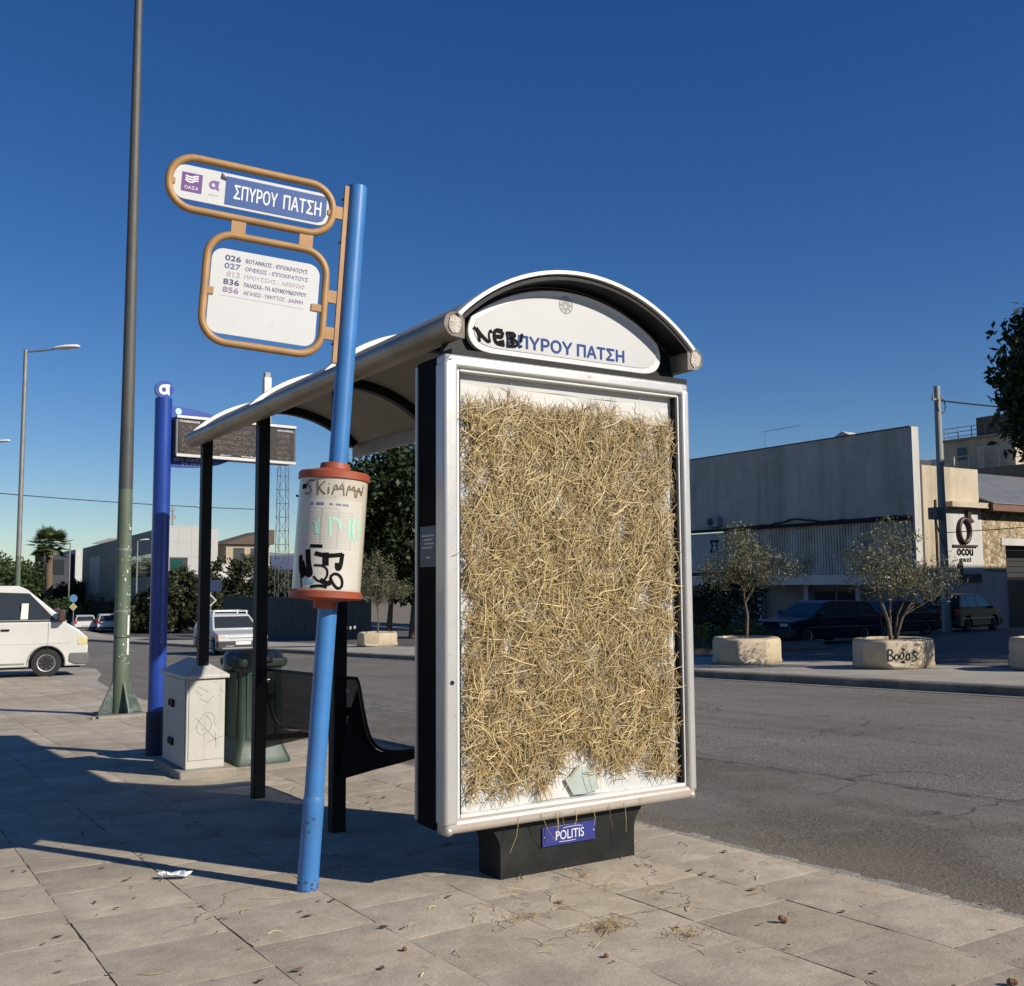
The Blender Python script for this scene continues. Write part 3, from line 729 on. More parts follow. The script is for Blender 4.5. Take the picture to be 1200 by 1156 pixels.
am.ribbon([(-.620, 2.936), (-.599, 2.936)], .009, -.0054).ribbon([(-.606, 2.935), (-.605, 2.905), (-.597, 2.905)], .009, -.0056)
obj('letter_mark', am, M('mark_violet', (.17, .09, .28), .5), n1)
text('lettering', 'αθηνών', -.640, -.592, 2.872, 2.881, -.0052, M('faded_ink', (.42, .42, .45), .6), n1)
obj('peeled_corner', MB().add([(-.592, -.005, 2.985), (-.590, -.014, 2.962), (-.566, -.012, 2.955), (-.572, -.0055, 2.965)], [(0, 1, 2, 3)]), M('tape_dark', (.05, .05, .06), .6), n1)
n2 = obj('route_plate', MB().prism(rrect(-.603, -.143, 2.290, 2.657, .05, 6), -.004, .004), white_sheet, f2)
for q, w_ in ((-.635, .05), (-.17, .055)): obj('plate_clip', MB().box(q, q+w_, -.010, -.004, 2.452, 2.482), orange2, f2)
for q in (-.80, -.128): obj('plate_clip', MB().box(q, q+.024, -.010, -.004, 2.895, 2.917), orange2, f1)
inks = {'d': M('ink_dark', (.045, .05, .13), .6), 'b': M('ink_blue', (.10, .12, .27), .6), 'p': M('ink_pale', (.42, .36, .40), .6), 'v': M('ink_violet', (.24, .17, .30), .6)}
rows = [('026', 'ΒΟΤΑΝΙΚΟΣ - ΙΠΠΟΚΡΑΤΟΥΣ', 'd', -.197), ('027', 'ΟΡΦΕΩΣ - ΙΠΠΟΚΡΑΤΟΥΣ', 'b', -.193), ('813', 'ΠΡΟΥΣΣΗΣ - ΑΒΕΡΩΦ', 'p', -.205), ('836', 'ΠΑΛΑΣΚΑ - ΠΛ. ΚΟΥΜΟΥΝΔΟΥΡΟΥ', 'd', -.196), ('856', 'ΑΙΓΑΛΕΩ - ΥΜΗΤΤΟΣ - ΔΑΦΝΗ', 'v', -.208)]
for k, (a, b, c, xe) in enumerate(rows):
    z = 2.608-.0345*k
    text('route_number', a, -.548+(.012 if k == 2 else 0), -.483, z, z+.023, -.0048, inks[c], n2, .025)
    text('route_name', b, -.462, xe, z+.001, z+.019, -.0048, inks[c], n2, .008)
obj('sheet_edge', MB().ribbon([(-.56, 2.456), (-.20, 2.452)], .004, -.0046), M('edge_shadow', (.5, .48, .46), .7), n2)
# timetable drum
red = M('lid_red', (.30, .062, .026), .55, 0, wear=0.6, var=.15, vs=6, dirt=(.15, .05, .03), dirt_amt=.5, dirt_s=5)
DX = -.012
dr = obj('timetable_drum', MB().lathe([(.146, 1.23), (.146, 1.725)], 48, (DX, 0, 0)), M('drum_cream', (.48, .44, .355), .3, wear=0.5, var=.05, vs=4, dirt=(.40, .34, .25), dirt_amt=.4, dirt_s=6, coat=.3), stop, smooth=40)
obj('drum_lid', MB().lathe([(.147, 1.715), (.1535, 1.718), (.1535, 1.744), (.147, 1.751), (.075, 1.765), (.066, 1.768), (.062, 1.792), (.045, 1.796)], 48, (DX, 0, 0)), red, dr, smooth=30)
obj('drum_base', MB().lathe([(.045, 1.165), (.05, 1.168), (.05, 1.196), (.07, 1.2), (.146, 1.208), (.1545, 1.214), (.1545, 1.238), (.148, 1.243)], 48, (DX, 0, 0)), red, dr, smooth=30)
def on_drum(pts, w, rad=.1475, mb=None):
    # pts: (u, z) u = metres round the drum from its front, -90 deg being -y
    mb = mb or MB(); P = [Vector(p) for p in pts]; vs = []
    Q = []
    for a, b in zip(P, P[1:]):
        n = max(1, int((b-a).length/.012))
        Q += [a+(b-a)*(i/n) for i in range(n)]
    Q.append(P[-1])
    for i, q in enumerate(Q):
        t = Q[min(i+1, len(Q)-1)]-Q[max(i-1, 0)]
        if t.length < 1e-9: t = Vector((1, 0))
        t.normalize(); nn = Vector((-t.y, t.x))*w*.5
        for s_ in (1, -1):
            uu = q+nn*s_; a = R(-90)+FR+uu.x/.146
            vs.append((DX+rad*math.cos(a), rad*math.sin(a), uu.y))
    return mb.add(vs, [(2*i, 2*i+1, 2*i+3, 2*i+2) for i in range(len(Q)-1)])
FR = R(-13)
def sheet_on_drum(u0, u1, z0, z1, rad):
    n = 16; vs = []
    for i in range(n+1):
        a = R(-90)+FR+(u0+(u1-u0)*i/n)/.146
        vs += [(DX+rad*math.cos(a), rad*math.sin(a), z0), (DX+rad*math.cos(a), rad*math.sin(a), z1)]
    return MB().add(vs, [(2*i, 2*i+2, 2*i+3, 2*i+1) for i in range(n)])
obj('timetable_sheet', sheet_on_drum(-.145, .150, 1.25, 1.625, .1464), M('sheet_paper', (.52, .49, .43), .4, var=.06, vs=5), dr, smooth=60)
tt = MB()
for u0, u1, z0, z1 in ((-.105, -.045, 1.42, 1.585), (-.04, .025, 1.42, 1.585), (.03, .09, 1.42, 1.57)):
    for a, b in (((u0, z0), (u1, z0)), ((u1, z0), (u1, z1)), ((u1, z1), (u0, z1)), ((u0, z1), (u0, z0))): on_drum([a, b], .0022, .1468, tt)
    z = z0+.012
    while z < z1-.01:
        uu = u0+.006
        while uu < u1-.008:
            l = random.uniform(.004, .012); on_drum([(uu, z), (min(u1-.004, uu+l), z)], .003, .1468, tt); uu += l+.004
        z += .0105
obj('printed_table', tt, M('print_grey', (.40, .38, .36), .6), dr)
hd = MB()
for u0, u1 in ((-.100, -.085), (-.072, -.038)): on_drum([(u0, 1.603), (u1, 1.603)], .013, .1469, hd)
for u0, u1 in ((-.015, .0), (.012, .035), (.04, .068)): on_drum([(u0, 1.603), (u1, 1.603)], .008, .1469, hd)
obj('printed_heading', hd, M('print_blue', (.14, .15, .24), .6), dr)
g1 = MB()
SK = [[(.9, .95), (.5, 1.), (.25, .75), (.6, .5), (.75, .2), (.3, .0), (.1, .15)], [(1.15, 1.), (1.25, .0)], [(1.7, .95), (1.22, .5), (1.75, .05)], [(1.95, .55), (1.95, .1)], [(1.95, .8), (1.97, .74)],
      [(2.2, .05), (2.4, .9), (2.6, .3), (2.85, .95), (3.0, .05)], [(2.3, .4), (3.0, .5)], [(3.15, .05), (3.3, .9), (3.5, .35), (3.7, .9), (3.85, .0)], [(3.95, .0), (4.1, .9), (4.45, .0), (4.6, .9)], [(3.3, .5), (4.5, .45)]]
for st in strokes(SK, -.145, 1.640, .063): on_drum(smoothline(st, 2), .0055, .1474, g1)
obj('pen_graffiti', g1, M('pen_brown', (.13, .095, .055), .6), dr)
g2 = MB()
GR = [[(-.125, 1.505), (-.105, 1.51)], [(-.125, 1.495), (-.104, 1.492)], [(-.075, 1.53), (-.045, 1.475), (-.07, 1.485), (-.055, 1.545)], [(-.01, 1.55), (.0, 1.47)], [(.0, 1.545), (.03, 1.54), (.04, 1.50)], [(.075, 1.55), (.082, 1.46)], [(.105, 1.55), (.09, 1.50), (.115, 1.455)], [(.125, 1.55), (.13, 1.46)], [(.128, 1.51), (.15, 1.505)]]
for st in GR: on_drum(smoothline(st, 2), .010, .1472, g2)
obj('green_graffiti', g2, M('spray_mint', (.32, .66, .50), .6), dr)
g3 = MB()
BK = [([(-.135, 1.385), (-.128, 1.32), (-.105, 1.295)], .024), ([(-.095, 1.41), (-.088, 1.35), (-.07, 1.30), (-.105, 1.315), (-.125, 1.36)], .026), ([(-.085, 1.425), (-.03, 1.425)], .014), ([(-.06, 1.395), (-.01, 1.385), (.055, 1.395)], .018), ([(-.015, 1.40), (-.012, 1.345)], .026), ([(.055, 1.40), (.05, 1.335), (.035, 1.335), (.035, 1.36)], .018),
      ([(-.06, 1.345), (-.02, 1.345), (.0, 1.325), (-.005, 1.29), (-.035, 1.275), (-.06, 1.30)], .009), ([(.01, 1.30), (.03, 1.318), (.06, 1.30), (.065, 1.262), (.045, 1.25), (.02, 1.275), (.01, 1.30)], .012), ([(-.03, 1.285), (.005, 1.268), (.015, 1.282)], .02), ([(-.07, 1.255), (-.03, 1.262), (.0, 1.256)], .012), ([(-.125, 1.30), (-.115, 1.25)], .007)]
for st, w in BK: on_drum(smoothline(st, 3), w, .1478, g3)
obj('spray_graffiti', g3, blk, dr)
obj('sticker', sheet_on_drum(-.10, -.055, 1.268, 1.285, .1480), M('sticker_blue', (.16, .36, .50), .5), dr)
obj('drum_notch', on_drum([(-.16, 1.675), (-.13, 1.678)], .02, .1476), blk, dr)
# ------------------------------------------------------------------ electronic info totem
tot = thing('information_post', 'dark blue round post carrying an electronic arrivals display and a round letter badge', 'information post', (.15, 5.31, gz(5.31)), (0, 0, 0))
G = gz(5.31)
navy = M('royal_blue', (.012, .048, .28), .35, wear=0.5, var=.12, vs=3, dirt=(.02, .03, .16), dirt_amt=.4, dirt_s=2, coat=.2)
obj('pole', MB().cyl((0, 0, .36), (0, 0, 2.875-G), .072, n=32), navy, tot, smooth=40)
obj('base_sleeve', MB().cyl((0, 0, -.02), (0, 0, .36), .082, n=32), M('navy_dark', (.010, .013, .045), .5, var=.3, vs=6), tot, smooth=40)
bdg = obj('round_badge', MB().tube([(0, -.022, 2.952-G), (0, .022, 2.952-G)], .078, 36), navy, tot, smooth=40)
am = MB().ribbon([(-.006+.030*math.cos(t), 2.950-G+.033*math.sin(t)) for t in np.linspace(0, math.tau, 28)], .024, -.0245)
am.ribbon([(-.004, 2.987-G), (.046, 2.987-G)], .022, -.0248).ribbon([(.030, 2.985-G), (.032, 2.912-G), (.044, 2.910-G)], .020, -.0251)
obj('letter_mark', am, wh, bdg)
db = bpy.data.objects.new('display', None)
T6 = R(6)
def rot6(mb, dz=0):
    c, s = math.cos(T6), math.sin(T6)
    mb.v = [(x*c-y*s, x*s+y*c, z+dz) for x, y, z in mb.v]; return mb
def tint_text(o):
    co = np.empty(len(o.data.vertices)*3); o.data.vertices.foreach_get('co', co); co = co.reshape(-1, 3)
    c, s = math.cos(T6), math.sin(T6); x, y = co[:, 0].copy(), co[:, 1].copy()
    co[:, 0] = x*c-y*s; co[:, 1] = x*s+y*c; co[:, 2] -= G
    o.data.vertices.foreach_set('co', co.ravel()); o.data.update(); return o
COL.objects.unlink(db) if db.name in COL.objects else None
bpy.data.objects.remove(db)
dis = obj('display_case', rot6(MB().box(.075, 1.215, -.10, .10, 2.375, 2.715), -G), M('case_grey', (.10, .10, .105), .4, .3, var=.15), tot, bevel=.006)
obj('screen', rot6(MB().box(.10, 1.195, -.1075, -.1005, 2.405, 2.69), -G), M('screen_smoke', (.045, .034, .026), .25, var=.15, vs=20), dis)
led = MB()
for row in range(5):
    z = 2.635-.052*row
    for x0, n in ((.13, 9), (.30, 34), (1.02, 7)):
        for k in range(n):
            for j in range(3):
                if random.random() < .55: led.box(x0+k*.0185, x0+k*.0185+.013, -.1083, -.1078, z-.012*j-.003, z-.012*j+.004)
obj('dot_matrix', rot6(led, -G), M('dull_led', (.105, .072, .045), .5), dis)
obj('display_rail', rot6(MB().box(.078, 1.212, -.116, -.098, 2.700, 2.728), -G), alu, dis, bevel=.004)
obj('display_rail', rot6(MB().box(.078, 1.212, -.116, -.098, 2.364, 2.392), -G), alu, dis, bevel=.004)
for b_, x0, x1, z0, z1 in (('ΓΡΑΜΜΗ/LINE', .105, .285, 2.668, 2.686), ('ΑΦΙΞΗ/ARRIVAL', 1.02, 1.185, 2.664, 2.682), ('αθηνών', .475, .575, 2.397, 2.412), ('www.tfs.gov.gr', .67, .885, 2.395, 2.414)):
    tint_text(text('lettering', b_, x0, x1, z0, z1, -.1088, wh, dis, .01))
ft = [(.0, 2.716), (.0, 2.815), (.12, 2.818), (.25, 2.808), (.42, 2.775), (.55, 2.735), (.58, 2.716)]
fin = obj('upper_fin', rot6(MB().prism(ft, -.02, .02), -G), navy, tot)
fb_ = [(.0, 2.374), (.0, 2.285), (.15, 2.282), (.33, 2.292), (.5, 2.325), (.62, 2.374)]
fin2 = obj('lower_fin', rot6(MB().prism(fb_, -.02, .02), -G), navy, tot)
tint_text(text('lettering', 'ΣΠ. ΠΑΤΣΗ', .095, .40, 2.338, 2.362, -.0215, wh, fin2, .01))
tint_text(text('lettering', 'ST. PATSI', .165, .37, 2.303, 2.322, -.0215, wh, fin2, .01))
tint_text(text('lettering', 'ΚΗΦΙΣΟΣ', .38, .52, 2.728, 2.744, -.0215, wh, fin, .01))
obj('round_mark', rot6(MB().tube([(.125, -.024, 2.772), (.125, -.0205, 2.772)], .028, 24), -G), M('pale_blue', (.35, .60, .75), .5), fin)
# ------------------------------------------------------------------ utility cabinet and litter bin
cb = thing('utility_cabinet', 'off-white street utility cabinet scratched with graffiti on a concrete plinth', 'utility cabinet', (.02, 3.84, gz(3.9)))
cabm = M('cabinet_paint', (.47, .45, .40), .5, wear=0.6, var=.05, vs=4, dirt=(.40, .37, .31), dirt_amt=.4, dirt_s=5)
conc = M('plinth_concrete', (.28, .25, .21), .92, var=.2, vs=8, bump=.6, bs=40, dirt=(.13, .11, .09), dirt_amt=.5, dirt_s=4)
obj('plinth', MB().box(-.075, .335, -.07, .70, -.06, .055), conc, cb, bevel=.012)
bd = obj('body', MB().box(-.02, .262, 0, .64, .056, .70), cabm, cb, bevel=.006)
obj('base_skirt', MB().box(-.012, .254, .004, .636, .05, .105), cabm, cb)
lid = MB(); x0, x1, y0, y1 = -.045, .285, -.028, .665
lid.add([(x0,y0,.70),(x1,y0,.70),(x1,y1,.70),(x0,y1,.70),(x0,y0,.725),(x1,y0,.725),(x1,y1,.725),(x0,y1,.725),((x0+x1)/2,y0+.17,.83),((x0+x1)/2,y1-.17,.83)],
        [(0,3,2,1),(0,1,5,4),(1,2,6,5),(2,3,7,6),(3,0,4,7),(4,5,8),(5,6,9,8),(6,7,9),(7,4,8,9)])
obj('roof', lid, cabm, cb, bevel=.004)
obj('door', MB().box(-.026, -.0205, .02, .62, .09, .69), cabm, cb, bevel=.002)
fd = obj('front_panel', MB().box(-.002, .258, -.0055, -.0002, .118, .69), cabm, cb, bevel=.002)
for z in (.50, .22):
    obj('latch', MB().box(-.046, -.027, .30, .345, z-.025, z+.03).box(-.046, -.027, .3702, .41, z-.02, z+.03).box(-.040, -.027, .3451, .37, z-.005, z+.015), blackp, cb, bevel=.003)
sc = MB()
for st in ([(.06, .645), (.14, .60)], [(.07, .56), (.13, .53)], [(.04, .62), (.09, .575)], [(.09, .44), (.15, .46), (.19, .42), (.18, .385), (.20, .35)], [(.05, .42), (.2, .25)], [(.1, .43), (.06, .38), (.05, .33), (.09, .29), (.15, .32), (.17, .38), (.12, .44)], [(.13, .24), (.25, .28)], [(.19, .31), (.20, .20)], [(.17, .57), (.13, .52)], [(.22, .63), (.245, .60)]):
    sc.ribbon(smoothline(st, 1), .0042, -.0062)
obj('scratched_graffiti', sc, M('scribble', (.26, .245, .22), .7), fd)
stn = MB().add([(-.0262, .50, .36), (-.0262, .52, .36), (-.0262, .515, .44), (-.0262, .505, .44)], [(0, 1, 2, 3)])
obj('rust_run', stn, M('rust_stain', (.32, .25, .15), .8), cb)
bn = thing('litter_bin', 'dark green tapered litter bin with flared base and black bag over its rim', 'litter bin', (.66, 4.34, gz(4.34)), (0, 0, R(4)))
gm = M('bin_green', (.020, .042, .030), .5, wear=0.6, var=.18, vs=5, dirt=(.07, .08, .065), dirt_amt=.4, dirt_s=4)
def sq_loft(secs, r=.2):
    mb = MB(); n = None
    for (hx, hy, z) in secs:
        pts = rrect(-hx, hx, -hy, hy, min(hx, hy)*r, 3); n = len(pts)
        mb.v += [(x, y, z) for x, y in pts]
    for i in range(len(secs)-1):
        for k in range(n):
            l = (k+1) % n; mb.f.append((i*n+k, i*n+l, (i+1)*n+l, (i+1)*n+k))
    mb.f.append(tuple(reversed(range(n)))); mb.f.append(tuple((len(secs)-1)*n+k for k in range(n)))
    return mb
obj('body', sq_loft([(.235, .235, 0), (.235, .235, .03), (.21, .21, .09), (.185, .185, .15), (.178, .178, .2), (.172, .172, .74), (.185, .185, .76)]), gm, bn, smooth=35)
pn = MB()
for a in range(4):
    q = MB()
    for x0, x1, z0, z1 in ((-.125, .125, .20, .21), (-.125, .125, .70, .71), (-.125, -.115, .21, .70), (.115, .125, .21, .70)): q.box(x0, x1, -.186, -.168, z0, z1)
    c, s_ = math.cos(a*math.pi/2), math.sin(a*math.pi/2); pn.add([(x*c-y*s_, x*s_+y*c, z) for x, y, z in q.v], q.f)
obj('panel_moulding', pn, gm, bn)
obj('rim', sq_loft([(.185, .185, .745), (.205, .205, .758), (.21, .21, .79), (.203, .203, .815), (.18, .18, .822)], .2), M('bin_rim', (.012, .020, .016), .6, spec=.2), bn, smooth=40)
bag = MB()
vs = []
for k in range(40):
    a = k*math.tau/40; rx_ = .205+.025*math.sin(3*a+1)+.012*random.random(); drop = .05+.06*max(0, math.cos(a-3.4))+.03*math.sin(5*a)+.02*random.random()
    for r_, z in ((.15, .842), (rx_*.92, .858+.01*random.random()), (rx_*1.06, .83), (rx_*1.09, .84-drop)): vs.append((r_*math.cos(a), r_*math.sin(a), z))
bag.add(vs, [(4*k+j, 4*((k+1) % 40)+j, 4*((k+1) % 40)+j+1, 4*k+j+1) for k in range(40) for j in range(3)])
tag(obj('bin_bag', bag, M('bag_black', (.008, .008, .009), .3), bn, smooth=50), 'black plastic bag hanging over the rim')

#--PART2--
# ------------------------------------------------------------------ street lamps and posts
galv = M('galvanised', (.24, .235, .225), .55, .4, var=.15, vs=3, dirt=(.12, .11, .10), dirt_amt=.4, dirt_s=2)
lampgreen = M('lamp_green', (.085, .115, .072), .55, 0, wear=0.7, var=.15, vs=4, dirt=(.17, .17, .14), dirt_amt=.35, dirt_s=6)
lamphead = M('lamp_white', (.66, .66, .64), .4)
lp = thing('lamp_post', 'tall tapering lamp post with peeling green lower half and finned base', 'lamp post', (.74, 9.5, gz(9.5)))
def taper(z): return .098-.0053*z
lowp = MB().tube([(0, 0, z) for z in (0, 1, 2, 2.75)], [taper(z) for z in (0, 1, 2, 2.75)], 24)
obj('green_shaft', lowp, lampgreen, lp, smooth=50)
obj('dark_band', MB().tube([(0, 0, 2.75), (0, 0, 3.5)], [taper(2.75)+.001, taper(3.5)+.001], 24), M('lamp_dark', (.055, .06, .058), .55), lp, smooth=50)
obj('grey_shaft', MB().tube([(0, 0, z) for z in (3.5, 6, 9.6)], [taper(z) for z in (3.5, 6, 9.6)], 24), M('lamp_grey', (.085, .082, .075), .6, .2, var=.18, vs=2, dirt=(.05, .05, .048), dirt_amt=.5, dirt_s=2), lp, smooth=50)
gus = M('base_green', (.045, .070, .058), .55, var=.2, vs=8, dirt=(.25, .25, .22), dirt_amt=.5, dirt_s=12)
for k in range(4):
    a = R(12+90*k); c, s_ = math.cos(a), math.sin(a)
    mb = MB().prism([(.07, .0), (.265, .0), (.265, .045), (.10, .40), (.07, .40)], -.012, .012)
    mb.v = [(x*c-y*s_, x*s_+y*c, z) for x, y, z in mb.v]; obj('base_fin', mb, gus, lp)
obj('base_plate', MB().box(-.26, .26, -.26, .26, -.02, .025), gus, lp, bevel=.005)
for z in (1.25, 2.0):
    obj('strap', MB().tube([(0, 0, z-.014), (0, 0, z+.014)], taper(z)+.004, 24), galv, lp, smooth=50)
obj('strap', MB().tube([(0, 0, .93), (0, 0, .937)], taper(.93)+.003, 24), blackp, lp)
flk = MB()
def on_pole(mb, a, z, w, h, rad, n=5):
    vs = []
    for i in range(n+1):
        for zz in (z, z+h):
            t = a+(i/n-.5)*w/rad; vs.append((rad*math.cos(t), rad*math.sin(t), zz))
    mb.add(vs, [(2*i, 2*i+2, 2*i+3, 2*i+1) for i in range(n)])
for k in range(60):
    z = random.uniform(.6, 2.4); on_pole(flk, R(random.gauss(-52, 38)), z, random.uniform(.004, .018), random.uniform(.004, .018)*random.choice((1, 1, 2.2)), taper(z)+.0012, 3)
on_pole(flk, R(-50), .72, .035, .20, taper(.8)+.0012); on_pole(flk, R(-50), .96, .034, .24, taper(1.)+.0012)
obj('paper_scraps', flk, M('scrap_white', (.58, .58, .54), .7, var=.2, vs=30), lp)
rub = MB()
for k in range(26):
    x, y = random.uniform(-.5, .5), random.uniform(-.55, -.2); s_ = random.uniform(.012, .05)
    rub.add([(x+s_*random.uniform(-1, 1), y+s_*random.uniform(-1, 1), random.uniform(0, s_*.7)) for _ in range(5)], [(0, 1, 2), (0, 2, 3), (0, 3, 4), (0, 1, 4), (1, 2, 4), (2, 3, 4)])
rub.box(-.32, .40, -.42, -.27, -.01, .035)
o = obj('rubble', rub, conc); o.location = (.74, 9.5, gz(9.4)); tag(o, 'broken concrete and dry weeds at the foot of the finned lamp post', 'rubble', kind='stuff')
def street_lamp(name_label, loc, h, aim, arm=.9, group='street lamps along the road', gh=3.2):
    t = thing('street_lamp', name_label, 'street lamp', loc, (0, 0, aim), group)
    obj('pole', MB().tube([(0, 0, 0), (0, 0, h)], [.085, .06], 14), galv, t, smooth=50)
    obj('base_paint', MB().tube([(0, 0, 0), (0, 0, gh)], [.087, .079], 14), lampgreen, t, smooth=50)
    obj('arm', MB().tube([(0, 0, h-.06), (arm*.6, 0, h-.02), (arm, 0, h+.03)], .03, 8), galv, t, smooth=60)
    vs = []; mb = MB()
    prof = [(0, .05), (.12, .10), (.40, .14), (.72, .12), (.82, .05)]
    for x, w in prof:
        for k in range(10):
            a = k*math.tau/10; vs.append((arm-.03+x, w*math.cos(a), h+.045+x*.07+w*.62*math.sin(a)*(1 if math.sin(a) > 0 else .7)))
    fs = [(i*10+k, i*10+(k+1) % 10, (i+1)*10+(k+1) % 10, (i+1)*10+k) for i in range(4) for k in range(10)]+[tuple(range(10)), tuple(40+k for k in range(10))]
    obj('lamp_head', mb.add(vs, fs), lamphead, t, smooth=60)
    return t
CX = math.atan2(-.538, .843)                      # heading that lies across the view
street_lamp('grey street lamp rising behind the white van, its head pointing right', (2.25, 31.35, gz(31.35)), 9.66, CX)
t = street_lamp('street lamp farther up the road whose head shows at the left edge of the photo', (2.75, 52.3, gz(52.3)), 9.9, CX)
street_lamp('short street lamp beside the palm tree, its head pointing left', (17.4, 114.2, gz(114)), 8.3, CX+math.pi, 1.0)
street_lamp('slim street lamp in front of the grey clad office building', (18.8, 89.6, gz(89.6)), 7.6, CX, .2)
street_lamp('slim street lamp rising out of the olive bushes seen between the shelter legs', (18.3, 66.2, gz(66.2)), 8.6, CX+math.pi, .3)
# ------------------------------------------------------------------ vehicles
tyre_m = M('tyre_rubber', (.016, .016, .016), .85); rim_m = M('wheel_rim', (.55, .55, .54), .4, .5)
hub_m = M('hub_dark', (.05, .05, .05), .5); glassd = glass_mat('car_glass'); 
plastic = M('grey_bumper', (.045, .046, .048), .6); lens_m = M('headlight_lens', (.65, .66, .66), .12, .3); red_lens = M('tail_lens', (.45, .02, .02), .2); amber = M('amber_lens', (.65, .22, .03), .25)
plate_m = M('number_plate', (.72, .72, .70), .5)
def lathe_y(prof, c, side, n=28):
    mb = MB().lathe(prof, n); s_ = side
    mb.v = [(x+c[0], z*s_+c[1], y+c[2]) for x, y, z in mb.v]; return mb
def paint(name, col, rough=.22, coat=.5): return M(name, col, rough, 0, wear=.12, var=.04, vs=2, coat=coat)
def arch_cut(xc, r, zb, n=10):
    pts = []; z0 = .30
    a0 = math.degrees(math.asin((zb-z0)/r)) if abs(zb-z0) < r else 0
    for i in range(n+1):
        a = R(180-a0 - (180-2*a0)*i/n); pts.append((xc+r*math.cos(a), z0+r*math.sin(a)))
    return pts
def vehicle(name, label, cat, loc, head, pm, Wd, lower, upper, k, belt, wheels, wr, side_glass, front=None, rear=None, extras=None, group=None, hubcap=True, plate=True, bump=True, lights=True, zb=.22, parts=True):
    t = thing(name, label, cat, loc, (0, 0, head), group)
    h = Wd/2; mx = max(p[0] for p in lower); mn = min(p[0] for p in lower)
    bot = [(mn+.02, zb)]
    for xw in sorted(wheels): bot += arch_cut(xw, wr+.055, zb)
    bot += [(mx-.02, zb)]
    poly = bot+[p for p in lower]             # lower: from the front bottom round the top to the rear bottom
    obj('body', MB().prism(poly, -h, h), pm, t, bevel=.045, seg=3)
    obj('underbody', MB().box(mn+.15, mx-.15, -h+.08, h-.08, zb-.04, .62), blackp, t)
    n = len(upper)
    def yw(z): return h-.03-k*(z-belt)
    mb = MB(); vs = [(x, -yw(z), z) for x, z in upper]+[(x, yw(z), z) for x, z in upper]
    mb.add(vs, [tuple(range(n)), tuple(reversed(range(n, 2*n)))]+[(i, n+i, n+(i+1) % n, (i+1) % n) for i in range(n)])
    cab = obj('cabin', mb, pm, t, bevel=.035, seg=3)
    for pg in side_glass:
        for s_ in (-1, 1):
            mb = MB(); m = len(pg)
            vs = [(x, s_*(yw(z)+.004), z) for x, z in pg]+[(x, s_*(yw(z)-.012), z) for x, z in pg]
            mb.add(vs, [tuple(range(m)), tuple(reversed(range(m, 2*m)))]+[(i, m+i, m+(i+1) % m, (i+1) % m) for i in range(m)])
            obj('side_window', mb, glassd, cab)
    for nm, e in (('windscreen', front), ('rear_window', rear)):
        if not e: continue
        (xa, za), (xb, zb2) = e; d_ = Vector((xb-xa, zb2-za)); L_ = d_.length; d_.normalize(); nr = Vector((d_.y, -d_.x))
        if (nm == 'windscreen') != (nr.x > 0): nr = -nr
        vs = []
        for tt_, off in ((.09, .006), (.91, .006), (.91, -.012), (.09, -.012)):
            x = xa+(xb-xa)*tt_+nr.x*off; z = za+(zb2-za)*tt_+nr.y*off
            for s_ in (-1, 1): vs.append((x, s_*(yw(z)-.075), z))
        obj(nm, MB().add(vs, [(0, 1, 3, 2), (2, 3, 5, 4), (4, 5, 7, 6), (6, 7, 1, 0), (0, 2, 4, 6), (1, 7, 5, 3)]), glassd, cab)
    for xw in wheels:
        for s_ in (-1, 1):
            w = obj('wheel', lathe_y([(wr*.6, -.10), (wr*.97, -.095), (wr, -.07), (wr, .07), (wr*.97, .095), (wr*.62, .10), (wr*.60, .085)], (xw, s_*(h-.11), wr), s_), tyre_m, t, smooth=35)
            obj('rim', lathe_y([(.02, .07), (wr*.25, .085), (wr*.45, .07), (wr*.60, .092), (wr*.63, .10), (wr*.64, .08)], (xw, s_*(h-.11), wr), s_), rim_m, w, smooth=30)
            if parts:
                hb = MB()
                for q in range(8):
                    a = q*math.tau/8; hb.cyl((xw+wr*.42*math.cos(a), s_*(h-.045), wr+wr*.42*math.sin(a)), (xw+wr*.42*math.cos(a), s_*(h-.02), wr+wr*.42*math.sin(a)), wr*.085, n=8)
                obj('rim_holes', hb, hub_m, w)
    if extras: extras(t, cab, h, yw)
    return t
def seams(t, h, xs, z0, z1):
    mb = MB()
    for x in xs:
        for s_ in (-1, 1): mb.box(x-.004, x+.004, s_*h-.002, s_*h+.002, z0, z1)
    return obj('door_gap', mb, M('gap_dark', (.03, .03, .03), .8), t)
vw = paint('van_white', (.55, .54, .50))
